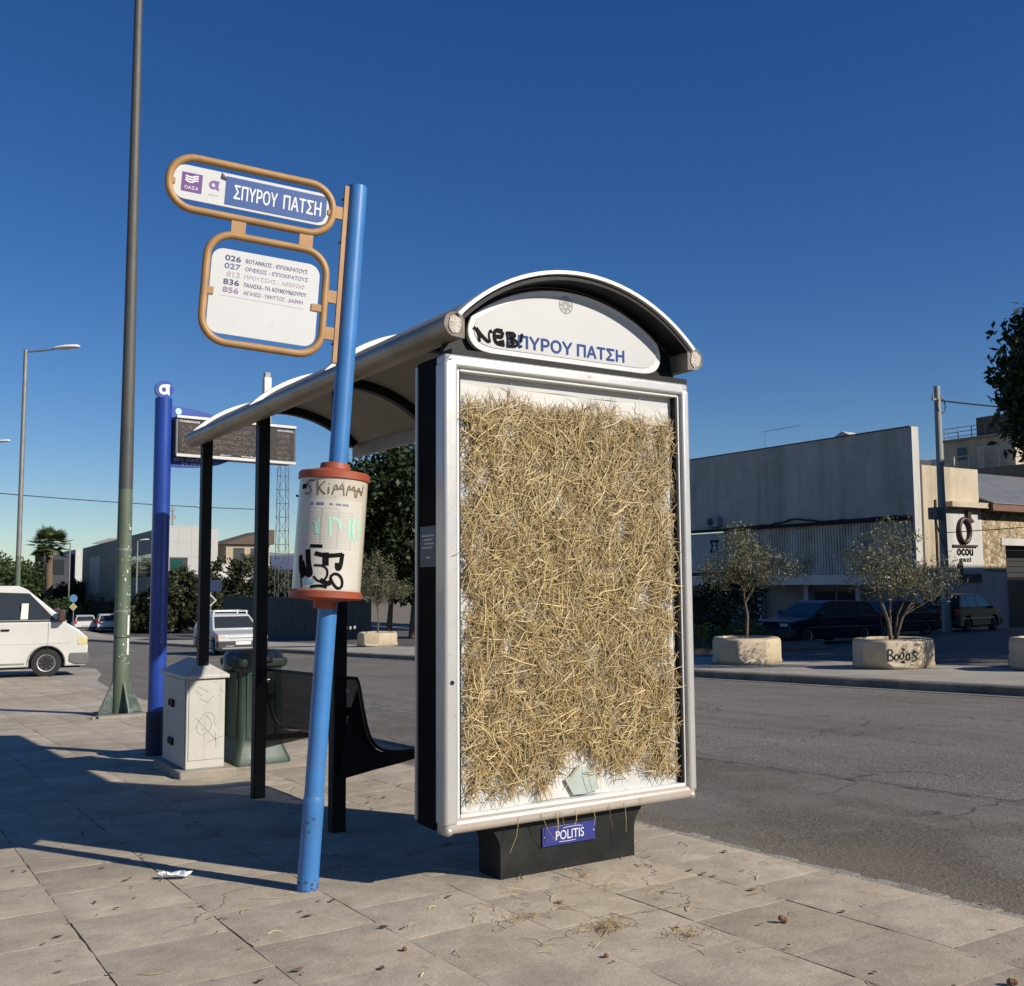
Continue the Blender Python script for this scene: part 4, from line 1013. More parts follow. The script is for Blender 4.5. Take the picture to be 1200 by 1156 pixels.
def van_x(t, cab, h, yw):
    obj('front_bumper', MB().prism([(.83, .24), (.83, .50), (.44, .50), (.42, .42), (.42, .30), (.55, .24)], -h-.012, h+.012), M('bumper_grey', (.12, .12, .12), .65), t, bevel=.03)
    for s_ in (-1, 1):
        obj('headlight', MB().box(.60, .795, s_*h-.10 if s_ > 0 else s_*h-.006, s_*h+.006 if s_ > 0 else s_*h+.10, .66, .83), M('headlight_yellowed', (.60, .50, .26), .15), t, bevel=.012)
        m_ = obj('mirror', MB().box(.20, .34, s_*(h+.03)-.0 if s_ > 0 else -h-.22, h+.22 if s_ > 0 else -h-.03, 1.16, 1.42), M('mirror_brown', (.055, .025, .022), .5), t, bevel=.03)
    obj('side_moulding', MB().box(-3.4, .45, -h-.006, -h+.01, .70, .715).box(-3.4, .45, h-.01, h+.006, .70, .715), M('moulding_cream', (.50, .49, .45), .5), t)
    seams(t, h, (.02, -1.12), .36, 1.14)
    obj('sill_strip', MB().box(-2.4, -.42, -h-.004, -h+.02, .27, .31), M('sill_grey', (.2, .2, .19), .6), t)
    for x in (-.88, -1.35): obj('door_handle', MB().box(x, x+.16, -h-.025, -h+.005, .98, 1.02), blackp, t, bevel=.006)
    obj('window_seal', MB().box(-1.10, .20, -h-.001, -h+.02, 1.172, 1.19), blackp, t)
    obj('fuel_flap', MB().box(-1.75, -1.57, -h-.003, -h+.01, .82, .98), vw, t, bevel=.003)
    obj('wheel_arch_trim', MB().tube([(.37*math.cos(q_), -h-.004, .295+.37*math.sin(q_)) for q_ in np.linspace(-.1, math.pi+.1, 24)], .012, 6), M('arch_grime', (.33, .32, .29), .7), t)
    obj('curtain', MB().prism([(-.52, 1.22), (-.38, 1.22), (-.37, 1.55), (-.50, 1.55)], -h+.025, -h+.03), M('rag_white', (.7, .72, .6), .7), t)
vehicle('van', 'white delivery van seen from its side with yellowed headlight and dark mirror', 'van', (1.56, 20.98, gz(20.5)), R(-6), vw, 1.84,
        [(.80, .40), (.81, .62), (.77, .84), (.62, .98), (.33, 1.16), (-3.72, 1.17), (-3.78, .6), (-3.76, .25)],
        [(.40, 1.15), (-.40, 1.84), (-.56, 1.92), (-3.55, 1.94), (-3.70, 1.80), (-3.76, 1.15)], .17, 1.15, (0, -2.92), .295,
        [[(.16, 1.20), (-.36, 1.76), (-1.05, 1.79), (-1.05, 1.20)], [(-1.25, 1.22), (-1.25, 1.76), (-2.3, 1.76), (-2.3, 1.22)]],
        front=((.40, 1.15), (-.40, 1.84)), extras=van_x)
wt = paint('car_white', (.52, .52, .52))
def est_x(t, cab, h, yw):
    obj('front_bumper', MB().prism([(2.03, .25), (2.05, .50), (1.95, .54), (1.75, .5), (1.75, .3)], -h-.01, h+.01), plastic, t, bevel=.03)
    obj('grille', MB().box(1.955, 1.985, -.55, .55, .56, .635), plastic, t)
    for s_ in (-1, 1):
        obj('headlight', MB().box(1.93, 1.99, s_*.62-.20, s_*.62+.16, .56, .70), lens_m, t, bevel=.01)
        obj('indicator', MB().box(1.84, 1.985, s_*.815-.035, s_*.815+.03, .56, .70), amber, t, bevel=.01)
        obj('mirror', MB().box(.52, .66, s_*(h+.09)-.10, s_*(h+.09)+.10, .94, 1.07), plastic, t, bevel=.02)
    obj('number_plate', MB().box(2.048, 2.06, -.26, .26, .40, .51), plate_m, t)
    obj('lower_lip', MB().box(1.98, 2.05, -.7, .7, .27, .31).box(2.0, 2.055, -.6, -.3, .345, .375).box(2.0, 2.055, .3, .6, .345, .375), M('lip_grey', (.3, .3, .3), .5), t)
    rk = MB()
    for x in (.1, -1.25):
        rk.box(x-.035, x+.035, -.62, .62, 1.465, 1.495)
        for y in (-.58, .58): rk.box(x-.02, x+.02, y-.02, y+.02, 1.38, 1.47)
    rk.box(-1.3, .15, -.56, -.52, 1.495, 1.515).box(-1.3, .15, .52, .56, 1.495, 1.515)
    obj('roof_rack', rk, M('rack_white', (.7, .7, .68), .5), t)
    seams(t, h, (.62, -.38), .35, .88)
    obj('side_strip', MB().box(-1.9, 1.2, -h-.008, -h+.01, .48, .53).box(-1.9, 1.2, h-.01, h+.008, .48, .53), plastic, t)
vehicle('estate_car', 'white estate car with roof rack driving towards the camera, seen between the shelter legs', 'car', (9.35, 32.9, gz(32.5)-.11), R(-94), wt, 1.68,
        [(2.0, .30), (1.99, .60), (1.93, .74), (.85, .90), (-1.95, .91), (-2.05, .6), (-2.05, .28)],
        [(.98, .88), (.22, 1.34), (.05, 1.385), (-1.75, 1.37), (-2.02, .89)], .32, .88, (1.25, -1.28), .29,
        [[(.72, .94), (.18, 1.29), (-.32, 1.31), (-.32, .94)], [(-.42, .94), (-.42, 1.31), (-1.1, 1.31), (-1.1, .94)], [(-1.2, .94), (-1.2, 1.30), (-1.66, 1.29), (-1.82, .94)]],
        front=((.98, .88), (.22, 1.34)), extras=est_x)
def mk_dark(t, cab, h, yw):
    obj('front_bumper', MB().prism([(2.17, .25), (2.2, .5), (2.08, .54), (1.9, .5), (1.9, .3)], -h-.01, h+.01), plastic, t, bevel=.03)
    obj('rear_bumper', MB().prism([(-2.12, .27), (-2.2, .3), (-2.2, .52), (-2.1, .55), (-1.95, .5)], -h-.01, h+.01), plastic, t, bevel=.03)
    for s_ in (-1, 1):
        obj('headlight', MB().box(2.06, 2.13, s_*.58-.17, s_*.58+.17, .58, .71), lens_m, t, bevel=.012)
        obj('tail_light', MB().box(-2.13, -2.04, s_*(h-.11)-.10, s_*(h-.11)+.115, .72, .98), red_lens, t, bevel=.012)
        obj('mirror', MB().box(.66, .80, s_*(h+.09)-.10, s_*(h+.09)+.10, .96, 1.08), plastic, t, bevel=.02)
    seams(t, h, (.72, -.30), .35, .90)
    obj('chrome_strip', MB().box(-1.95, 1.3, -h-.007, -h+.01, .56, .58).box(-1.95, 1.3, h-.01, h+.007, .56, .58), M('chrome', (.6, .6, .6), .2, .9), t)
darkb = paint('car_navy', (.008, .010, .022), .25, .2)
EST = dict(lower=[(2.12, .30), (2.14, .60), (2.05, .76), (.95, .92), (-2.05, .93), (-2.15, .62), (-2.13, .28)],
           upper=[(1.08, .90), (.30, 1.37), (.10, 1.42), (-1.65, 1.40), (-1.78, 1.37), (-2.10, .91)], k=.32, belt=.90, wheels=(1.32, -1.28), wr=.30,
           side_glass=[[(.82, .95), (.26, 1.33), (-.24, 1.35), (-.24, .95)], [(-.34, .95), (-.34, 1.35), (-1.05, 1.345), (-1.05, .95)], [(-1.15, .95), (-1.15, 1.34), (-1.62, 1.33), (-1.88, .95)]],
           front=((1.08, .90), (.30, 1.37)), rear=((-1.78, 1.37), (-2.10, .91)), extras=mk_dark)
SED = dict(lower=[(2.12, .30), (2.14, .60), (2.05, .76), (.95, .90), (-1.35, .94), (-2.08, .90), (-2.18, .62), (-2.15, .28)],
           upper=[(1.0, .89), (.25, 1.35), (.05, 1.39), (-.95, 1.37), (-1.65, .92)], k=.32, belt=.90, wheels=(1.32, -1.28), wr=.30,
           side_glass=[[(.78, .95), (.20, 1.31), (-.28, 1.32), (-.28, .95)], [(-.38, .95), (-.38, 1.32), (-.92, 1.31), (-1.35, .95)]],
           front=((1.0, .89), (.25, 1.35)), rear=((-.95, 1.37), (-1.65, .92)), extras=mk_dark)
MPV = dict(lower=[(2.12, .30), (2.14, .62), (2.0, .84), (1.4, 1.02), (-2.05, 1.04), (-2.15, .62), (-2.13, .28)],
           upper=[(1.48, 1.0), (.45, 1.55), (.2, 1.60), (-1.65, 1.58), (-2.08, 1.02)], k=.28, belt=1.0, wheels=(1.32, -1.30), wr=.31,
           side_glass=[[(1.05, 1.06), (.40, 1.50), (-.25, 1.52), (-.25, 1.06)], [(-.35, 1.06), (-.35, 1.52), (-1.15, 1.51), (-1.15, 1.06)], [(-1.25, 1.06), (-1.25, 1.51), (-1.6, 1.49), (-1.85, 1.06)]],
           front=((1.48, 1.0), (.45, 1.55)), rear=((-1.65, 1.58), (-2.08, 1.02)), extras=mk_dark)
GRP = 'dark cars parked across the street'
vehicle('parked_car', 'dark blue estate car with silver wheels and red tail light, leftmost of the dark cars', 'car', (25.55, 20.35, gz(20.5)-.15), R(177), darkb, 1.72, group=GRP, **EST)
vehicle('parked_car', 'dark saloon car in deep shade behind the olive tree of the tagged planter', 'car', (32.6, 23.0, gz(23)-.15), R(178), paint('car_slate', (.016, .018, .026), .35, .1), 1.72, group=GRP, **SED)
vehicle('parked_car', 'tall dark car in deep shade parked in front of the stone wall', 'car', (39.2, 24.2, gz(24)-.15), R(10), paint('car_black', (.008, .008, .010), .4, .05), 1.75, group=GRP, **MPV)
def far_x(t, cab, h, yw):
    for s_ in (-1, 1):
        obj('tail_light', MB().box(-2.12, -1.98, s_*(h-.09)-.09, s_*(h-.09)+.10, .72, 1.0), red_lens, t, bevel=.012)
    obj('number_plate', MB().box(-2.16, -2.14, -.26, .26, .50, .61), M('plate_dim', (.4, .4, .4), .5), t)
    obj('rear_bumper', MB().prism([(-2.12, .27), (-2.2, .3), (-2.2, .46), (-2.1, .48), (-1.95, .46)], -h-.01, h+.01), plastic, t, bevel=.03)
HAT = dict(EST); HAT['extras'] = far_x; HAT['parts'] = False
G2 = 'cars driving away in the distance'
vehicle('distant_car', 'small white hatchback driving away, first car to the right of the van nose', 'car', (14.75, 90.6, gz(90)-.16), R(84), wt, 1.68, group=G2, **HAT)
HAT['upper'] = [(1.08, .90), (.30, 1.46), (.10, 1.52), (-1.65, 1.50), (-1.78, 1.47), (-2.10, .91)]; HAT['rear'] = ((-1.78, 1.47), (-2.10, .91)); HAT['front'] = ((1.08, .90), (.30, 1.46))
vehicle('distant_car', 'silver car driving away, partly hidden behind the green lamp post', 'car', (16.3, 89.2, gz(89)-.16), R(84), paint('car_silver', (.52, .53, .54)), 1.72, group=G2, **HAT)
VANF = dict(lower=[(1.9, .30), (1.92, .62), (1.8, .95), (1.1, 1.12), (-2.05, 1.13), (-2.1, .62), (-2.1, .28)], upper=[(1.2, 1.1), (.5, 1.78), (.3, 1.84), (-1.98, 1.84), (-2.08, 1.11)], k=.15, belt=1.1, wheels=(1.2, -1.3), wr=.30,
            side_glass=[[(.9, 1.16), (.4, 1.7), (-.25, 1.72), (-.25, 1.16)]], front=((1.2, 1.1), (.5, 1.78)), rear=((-1.98, 1.84), (-2.08, 1.11)), extras=far_x, parts=False)
vehicle('distant_van', 'pale blue-white small van in the shade between the green and the blue posts', 'van', (19.0, 88.3, gz(88)-.16), R(80), paint('van_pale', (.42, .47, .55)), 1.8, group=G2, **VANF)
# ------------------------------------------------------------------ trees and plants
bark = M('bark', (.11, .085, .06), .95, var=.35, vs=10, bump=.8, bs=30)
olive_l = leaf_mat('olive_leaf', (.085, .088, .045), (.24, .235, .14), .25, .45)
bush_l = leaf_mat('bush_leaf', (.026, .034, .014), (.085, .095, .045), .25)
dark_l = leaf_mat('dark_leaf', (.012, .022, .006), (.035, .055, .014), .22)
green_l = leaf_mat('green_leaf', (.022, .040, .012), (.075, .11, .035), .25)
def leaves(name, C_, per, rad, size, mat, parent, aspect=.35, droop=.0, flat=1.0):
    C_ = np.asarray(C_); n = len(C_)*per
    c = np.repeat(C_, per, 0)+np.clip(rng.normal(0, 1, (n, 3)), -1.5, 1.5)*np.array([rad, rad, rad*flat])*.55
    a = rng.normal(0, 1, (n, 3)); a[:, 2] -= droop; a /= np.linalg.norm(a, axis=1)[:, None]
    b = np.cross(a, rng.normal(0, 1, (n, 3))); b /= np.linalg.norm(b, axis=1)[:, None]
    s_ = size*rng.uniform(.55, 1.2, n)[:, None]; nrm = np.cross(a, b)
    V = np.stack([c-a*s_*.5, c+b*s_*aspect*.5+nrm*s_*.06, c+a*s_*.5, c-b*s_*aspect*.5+nrm*s_*.06], 1).reshape(-1, 3)
    return np_mesh(name, V, np.arange(n*4).reshape(n, 4), mat, parent)
def lobe_pts(lobes, n, hollow=.35):
    vol = np.array([l[3]*l[4]*l[5] for l in lobes]); pick = rng.choice(len(lobes), n, p=vol/vol.sum()); L_ = np.array(lobes)[pick]
    d_ = rng.normal(0, 1, (n, 3)); d_ /= np.linalg.norm(d_, axis=1)[:, None]
    r_ = (hollow+(1-hollow)*rng.random(n))**(1/2.)
    return L_[:, :3]+d_*r_[:, None]*L_[:, 3:6]
def tree(name, label, cat, loc, stems, lobes, ncl, per, crad, size, lmat, group=None, aspect=.35, limbs=14, lr=.02, rot=0, hollow=.35, flat=1., bmat=None):
    t = thing(name, label, cat, loc, (0, 0, rot), group)
    pts = lobe_pts(lobes, ncl, hollow)
    mb = MB(); tips = []
    for st, r_ in stems:
        st = [Vector(p) for p in st]; mb.tube(st, [r_*(1-.6*i/(len(st)-1)) for i in range(len(st))], 8); tips.append(st)
    for p in pts[:limbs]:
        p = Vector(p); st = min(tips, key=lambda s_: (s_[-1]-p).length); b = st[-1] if random.random() < .6 else st[-2].lerp(st[-1], random.random())
        m_ = b.lerp(p, .5)+Vector((random.uniform(-1, 1), random.uniform(-1, 1), random.uniform(-.2, 1)))*(b-p).length*.12
        mb.tube([b, m_, p], [lr, lr*.65, lr*.25], 5)
    obj('trunk', mb, bmat or bark, t, smooth=70)
    leaves('crown', pts, per, crad, size, lmat, t, aspect, flat=flat)
    return t
# planters with olive trees on the median
stone = M('planter_stone', (.50, .41, .285), .9, wear=0.4, var=.12, vs=3, bump=.5, bs=35, dirt=(.25, .175, .10), dirt_amt=.5, dirt_s=2.5)
soil = M('planter_soil', (.10, .08, .055), .95, var=.4, vs=20)
def planter(label, x, y, rot, sx=1.36, sy=1.2, h=.51):
    t = thing('planter', label, 'planter', (x, y, gz(y)+.004), (0, 0, rot), 'stone planters along the median')
    def ring(f, z, cx, cy=None):
        a, b = sx/2*f, sy/2*f; cy = cx if cy is None else cy
        return [(a, -b+cy, z), (a, b-cy, z), (a-cx, b, z), (-a+cx, b, z), (-a, b-cy, z), (-a, -b+cy, z), (-a+cx, -b, z), (a-cx, -b, z)]
    mb = MB(); secs = [ring(.86, .0, .20), ring(.95, .06, .26), ring(1., .14, .40), ring(1., .50, .40), ring(.985, .57, .41), ring(.94, .60, .40), ring(.80, .60, .34), ring(.80, .50, .34)]
    for s_ in secs: mb.v += [(q[0], q[1], q[2]*h/.60) for q in s_]
    for i in range(len(secs)-1):
        for k in range(8): l = (k+1) % 8; mb.f.append((i*8+k, i*8+l, (i+1)*8+l, (i+1)*8+k))
    mb.f.append(tuple(reversed(range(8)))); mb.f.append(tuple(7*8+k for k in range(8)))
    b = obj('body', mb, stone, t, bevel=.03, seg=3)
    obj('soil', MB().prism([(p[0]*.99, p[1]*.99) for p in ring(.79, 0, .34)], .49*h/.6, .545*h/.6, 'z'), soil, t)
    return t
def olive(label, x, y, z, lobes, stems, ncl, per, rot=0, size=.075, crad=.16):
    return tree('olive_tree', label, 'olive tree', (x, y, z), stems, lobes, ncl, per, crad, size, olive_l, 'olive trees in the median planters', .30, limbs=60, lr=.012, hollow=.15)
P1 = (13.05, 11.25); P2 = (13.45, 8.1); P0 = (14.05, 30.6); P3 = (14.4, 5.75)
planter('plain stone planter without writing, in front of the dark estate car', *P1, R(16), 1.38, 1.22, .52)
pl2 = planter('stone planter tagged with black letters on its left face', *P2, R(13), 1.42, 1.22)
planter('small looking stone planter far away, seen left of the advertising case', *P0, R(12), 1.5, 1.2)
pl3 = planter('stone planter cut off by the right edge of the photo, daubed with black graffiti', *P3, R(12), 1.36, 1.2)
# tags on the planters' corner faces
def tag_on(pl, ss, sc, off, cx, sx, sy, z0, w, sp=1.):
    # the bevelled corner face runs from (-a, -b+cx) to (-a+cx, -b)
    a, b = sx/2, sy/2; A = Vector((-a, -b+cx, 0)); Bv = Vector((-a+cx, -b, 0)); d_ = (Bv-A).normalized(); nrm = Vector((-1, -1, 0)).normalized()
    mb = MB()
    for i, st in enumerate(ss):
        P_ = [Vector((p[0]*sc*sp, p[1]*sc)) for p in smoothline(st, 1)]
        vs = []
        for j, q in enumerate(P_):
            tt_ = P_[min(j+1, len(P_)-1)]-P_[max(j-1, 0)]
            if tt_.length < 1e-9: tt_ = Vector((1, 0))
            tt_.normalize(); nn = Vector((-tt_.y, tt_.x))*w*.5
            for s_ in (1, -1):
                u = q+nn*s_; vs.append(A+d_*(off+u.x)+nrm*.004+Vector((0, 0, z0+u.y)))
        mb.add(vs, [(2*j, 2*j+1, 2*j+3, 2*j+2) for j in range(len(P_)-1)])
    obj('graffiti', mb, blk, pl)
BOC = [[(0, 0), (.05, 1)], [(.05, 1), (.45, .95), (.42, .6), (.08, .52), (.5, .4), (.48, .05), (0, 0)], [(.9, .55), (.65, .5), (.62, .1), (.9, .05), (1.05, .35), (.9, .58)], [(1.4, .75), (1.15, .6), (1.12, .2), (1.35, .1), (1.55, .45), (1.4, .78)], [(1.3, 1.0), (1.45, 1.1), (1.6, .95), (1.4, .85)], [(1.95, .65), (1.72, .5), (1.7, .12), (1.95, .05), (2.1, .35), (1.95, .65)], [(2.75, .75), (2.4, .8), (2.35, .5), (2.7, .35), (2.65, .0), (2.25, -.05)], [(1.15, -.12), (1.5, -.05), (1.35, -.2), (1.6, -.12), (1.45, -.3)]]
tag_on(pl2, BOC, .19, .02, .40, 1.42, 1.22, .16, .021, .95)
tag_on(pl3, [[(0, .6), (.5, .75), (.3, .3), (.7, .55)], [(.6, .2), (.9, .9), (1.2, .3), (1.4, .95)], [(1.3, .6), (1.8, .6)], [(.9, .4), (.9, -.3)], [(1.3, .35), (1.35, -.5)], [(1.7, .9), (1.75, .0), (1.6, .1)], [(2.0, .3), (2.1, -.4)]], .22, .02, .40, 1.36, 1.2, .22, .03)
olive('airy olive tree in the plain planter, its crown leaning right', P1[0], P1[1], gz(P1[1])+.42,
      [(-.05, .0, 1.75, .62, .62, .42), (.45, -.28, 1.45, .55, .5, .32), (-.45, .3, 1.35, .45, .45, .35), (-.1, .05, 2.15, .38, .38, .30), (.9, -.55, 1.5, .34, .3, .26), (0, 0, 1.3, .6, .6, .25)],
      [([(0, 0, 0), (.03, -.02, .5), (-.02, .02, .95), (.06, 0, 1.35)], .035), ([(.02, 0, .8), (.2, -.12, 1.2), (.45, -.28, 1.45)], .022)], 230, 24)
olive('bushy many stemmed olive tree in the tagged planter', P2[0], P2[1], gz(P2[1])+.42,
      [(-.25, .16, 1.5, .58, .58, .40), (.0, .0, 1.15, .75, .7, .30), (.55, -.35, 1.1, .55, .5, .34), (-.1, .05, 1.95, .34, .34, .26), (.25, -.15, 1.75, .3, .3, .28), (.85, -.52, 1.3, .32, .3, .25)],
      [([(-.03, 0, 0), (-.08, .02, .4), (-.2, .1, .85), (-.25, .12, 1.3)], .04), ([(.03, -.02, 0), (.16, -.1, .45), (.4, -.25, .9)], .032), ([(0, .04, 0), (.02, .05, .6), (.05, 0, 1.2)], .03), ([(.06, .02, 0), (.1, -.05, .5), (.3, -.2, 1.0)], .024)], 260, 18)
olive('slender olive tree in the far planter beside the timetable drum', P0[0], P0[1], gz(P0[1])+.42,
      [(0, 0, 1.7, .75, .75, .55), (-.3, .2, 2.2, .35, .35, .5), (.35, -.2, 2.3, .32, .32, .55), (.7, -.45, 1.6, .4, .4, .3), (-.6, .4, 1.7, .4, .4, .35), (.0, .0, 2.6, .25, .25, .4)],
      [([(0, 0, 0), (.03, -.02, .5), (0, 0, .95), (.05, 0, 1.4)], .035)], 380, 22, size=.09, crad=.18)
olive('olive tree at the right edge, its stem rising from the daubed planter', P3[0], P3[1], gz(P3[1])+.42, [(.5, -.4, 1.6, .5, .5, .4), (.2, -.5, 1.3, .4, .4, .3)],
      [([(0, 0, 0), (.0, -.1, .25), (.18, -.25, .6), (.35, -.4, 1.2)], .03), ([(-.05, .1, 0), (-.06, .13, .3)], .015)], 110, 14)
# tree whose foliage hangs into the right edge, and its neighbours out of the photo that shade the side road
tree('dark_tree', 'big black-green tree hanging into the right edge of the photo', 'tree', (20.15, 5.75, gz(6)-.16),
     [([(0, 0, 0), (.1, 0, 1.5), (0, .2, 3.2), (.1, .1, 5)], .22)], [(0, 0, 5.4, 3.2, 3.2, 2.0), (-1.2, .8, 5.6, 2.4, 2.4, 1.9), (-.7, .6, 7.1, 1.7, 1.7, 1.1), (-.8, .6, 5.4, 1.6, 1.6, 1.4), (-.9, .7, 6.5, 1.9, 1.9, 1.2), (-2.0, 1.2, 5.0, 1.5, 1.5, 1.2), (.5, -.5, 7.2, 1.6, 1.6, .9)], 1500, 60, .46, .22, dark_l, 'shade trees on the far pavement', .5, 40, .05)
tree('dark_tree', 'tall shade tree standing behind the dark tree, outside the photo', 'tree', (27.5, 2.6, gz(2)-.16),
     [([(0, 0, 0), (.1, 0, 2), (0, .2, 5)], .25)], [(0, 0, 6.4, 4.2, 4.2, 3.4)], 420, 26, .55, .24, dark_l, 'shade trees on the far pavement', .5, 30, .05)
tree('dark_tree', 'shade tree at the mouth of the side street, outside the photo', 'tree', (24.8, 6.2, gz(6)-.16),
     [([(0, 0, 0), (.1, 0, 2), (0, .2, 5)], .25)], [(0, 0, 6.2, 3.8, 3.8, 3.2)], 420, 26, .55, .24, dark_l, 'shade trees on the far pavement', .5, 30, .05)
# big tree behind the shelter
tree('fig_tree', 'large dense dark fig tree behind the shelter bench', 'tree', (23.2, 45.6, gz(45)-.16),
     [([(0, 0, 0), (.2, .1, 2), (0, 0, 4), (.2, 0, 7)], .32), ([(-1.1, .8, 0), (-1.0, .7, 2), (-1.4, .9, 4)], .18)],
     [(0, 0, 6.4, 4.3, 4.3, 4.0), (-2.6, 1.8, 5.6, 2.6, 2.6, 2.6), (-3.8, 2.6, 6.6, 1.3, 1.3, 1.2), (2.2, -1.4, 6.2, 2.6, 2.6, 3.6), (-1.2, .8, 3.6, 2.4, 2.4, 1.6), (2.0, -1.0, 3.2, 2.6, 2.6, 1.8)], 900, 46, .62, .36, dark_l, None, .55, 60, .05)
tree('fig_tree', 'small dark fig tree whose leafy boughs show left of the timetable drum', 'tree', (20.2, 49.6, gz(49)-.16),
     [([(0, 0, 0), (-.2, .1, 1.8), (0, 0, 3.2)], .14)], [(0, 0, 4.0, 1.5, 1.5, 1.1), (-.6, .5, 5.0, .8, .8, .7)], 110, 30, .45, .36, dark_l, None, .55, 20, .04)
GB = 'olive bushes beyond the road'
for i, (x, y, w, h_, lb) in enumerate(((20.6, 82.5, 2.6, 5.4, 'tall grey-green olive bush between the blue post and the rear shelter leg'), (23.2, 81.0, 3.0, 5.9, 'wide olive bush right of the rear shelter leg'), (25.8, 79.8, 2.8, 6.6, 'tallest olive bush, left of the middle shelter leg'), (28.3, 78.6, 2.3, 5.0, 'rounded olive bush right of the middle shelter leg'), (18.6, 84.5, 2.4, 3.2, 'low olive bush behind the blue post'))):
    tree('olive_bush', lb, 'bush', (x, y, gz(y)-.16), [([(0, 0, 0), (.1, 0, 1), (0, 0, 2.2)], .12)],
         [(0, 0, h_*.6, w*.8, w*.8, h_*.36), (w*.4, -w*.3, h_*.5, w*.6, w*.6, h_*.3), (-w*.4, w*.3, h_*.45, w*.6, w*.6, h_*.32), (0, 0, h_*.28, w*.9, w*.9, h_*.26), (w*.15, 0, h_*.86, w*.35, w*.35, h_*.16)], 260, 40, .42, .36, bush_l, GB, .45, 10)
GT = 'trees closing the street far away'
for x, y, w, h_, lb in ((13.5, 141, 5, 8.2, 'leafy green tree above the van roof at the left edge'), (17.2, 158, 5.0, 8.0, 'bushy green tree between the van and the palm'), (8.6, 150, 5, 7.2, 'green tree behind the van windscreen'), (24.5, 152, 4, 4.2, 'low green shrub behind the palm trunk')):
    tree('distant_tree', lb, 'tree', (x, y, gz(y)), [([(0, 0, 0), (.1, 0, 2), (0, 0, h_*.6)], .2)],
         [(0, 0, h_*.6, w*.8, w*.8, h_*.38), (w*.4, 0, h_*.45, w*.6, w*.6, h_*.34), (-w*.4, 0, h_*.42, w*.6, w*.6, h_*.34), (0, 0, h_*.25, w, w, h_*.25)], 220, 34, .8, .6, green_l, GT, .5, 6)
for x, y, w, h_, lb in ((15.2, 108, 2.2, 2.6, 'round shrub under the palm tree'), (18.6, 105, 2.4, 2.9, 'spiky shrub right of the palm trunk'), (21.6, 103, 2.6, 2.4, 'low hedge bush under the grey office'), (24.4, 100, 2.4, 2.4, 'dark hedge bush left of the olive bushes')):
    tree('garden_shrub', lb, 'shrub', (x, y, gz(y)-.1), [([(0, 0, 0), (.0, .1, .4), (0, 0, 1)], .06)], [(0, 0, h_*.5, w, w, h_*.5)], 80, 22, .5, .28, bush_l if 'spiky' in lb else green_l, 'garden shrubs along the far kerb', .4, 4)
cy = thing('cypress', 'slim dark cypress left of the palm tree', 'cypress', (20.6, 157, gz(157)))
obj('trunk', MB().tube([(0, 0, 0), (0, 0, 2)], .15, 8), bark, cy)
leaves('crown', [(random.gauss(0, .9*(1-z/11.)*.6), random.gauss(0, .9*(1-z/11.)*.6), z) for z in np.linspace(.8, 9.6, 150)], 22, .5, .35, leaf_mat('cypress_leaf', (.012, .022, .01), (.03, .045, .02)), cy)
# fan palm
pa = thing('palm_tree', 'fan palm with a shaggy trunk beyond the white van', 'palm tree', (20.3, 147.4, gz(147)))
obj('trunk', MB().tube([(0, 0, 0), (.1, 0, 3), (.0, 0, 6), (.05, 0, 9.2)], [.62, .50, .48, .42], 12), M('palm_bark', (.14, .095, .06), .95, var=.4, vs=6, bump=1, bs=8), pa, smooth=50)
fv = []; ff = []
for k in range(85):
    az = random.uniform(0, math.tau); el = math.asin(random.uniform(-.62, 1)); ln = random.uniform(.9, 1.9)
    d_ = Vector((math.cos(az)*math.cos(el), math.sin(az)*math.cos(el), math.sin(el))); c = Vector((.05, 0, 9.3))+d_*ln
    a = d_; b = a.cross(Vector((0, 0, 1)));
    if b.length < .1: b = Vector((1, 0, 0))
    b.normalize(); nn = a.cross(b)
    for q in range(13):
        t_ = R(-75+150*q/12); r_ = random.uniform(1.15, 1.6)
        tip = c+(a*math.cos(t_)+b*math.sin(t_))*r_-Vector((0, 0, .18*abs(math.sin(t_))+.06)); s_ = (b*math.cos(t_)-a*math.sin(t_))*.10
        mid = c.lerp(tip, .55)+nn*.03; o_ = len(fv); fv += [c, mid+s_, tip, mid-s_]; ff.append((o_, o_+1, o_+2, o_+3))
    o_ = len(fv); fv += [Vector((.05, 0, 9.2)), Vector((.09, 0, 9.2)), c+b*.03, c-b*.03]; ff.append((o_, o_+1, o_+2, o_+3))
obj('crown', MB().add(fv, ff), leaf_mat('palm_leaf', (.045, .070, .025), (.15, .18, .07), .25), pa, recalc=False)
# dark shrub and flowering weeds on the kerb island in front of the warehouse
tree('laurel_bush', 'dense dark laurel bush behind the plain planter', 'bush', (22.6, 21.6, gz(21.6)-.16), [([(0, 0, 0), (.0, .1, .6), (0, 0, 1.2)], .08)], [(0, 0, 1.25, 1.25, 1.25, 1.25), (.4, -.3, 2.0, .7, .7, .7), (-.6, .4, 1.0, .9, .9, .9)], 200, 28, .28, .14, dark_l, None, .5, 6)
for x, y, lb in ((18.9, 19.1, 'bright green weeds at the left end of the far flower bed'), (19.9, 18.2, 'pale green weed tuft beside the laurel bush')):
    tree('weed_clump', lb, 'weeds', (x, y, gz(y)-.05), [([(0, 0, 0), (.0, .02, .2), (0, 0, .4)], .02)], [(0, 0, .32, .75, .75, .36)], 70, 26, .18, .10, leaf_mat('weed_leaf', (.05, .075, .018), (.14, .17, .05), .3), 'weeds in the far flower bed', .35, 4)
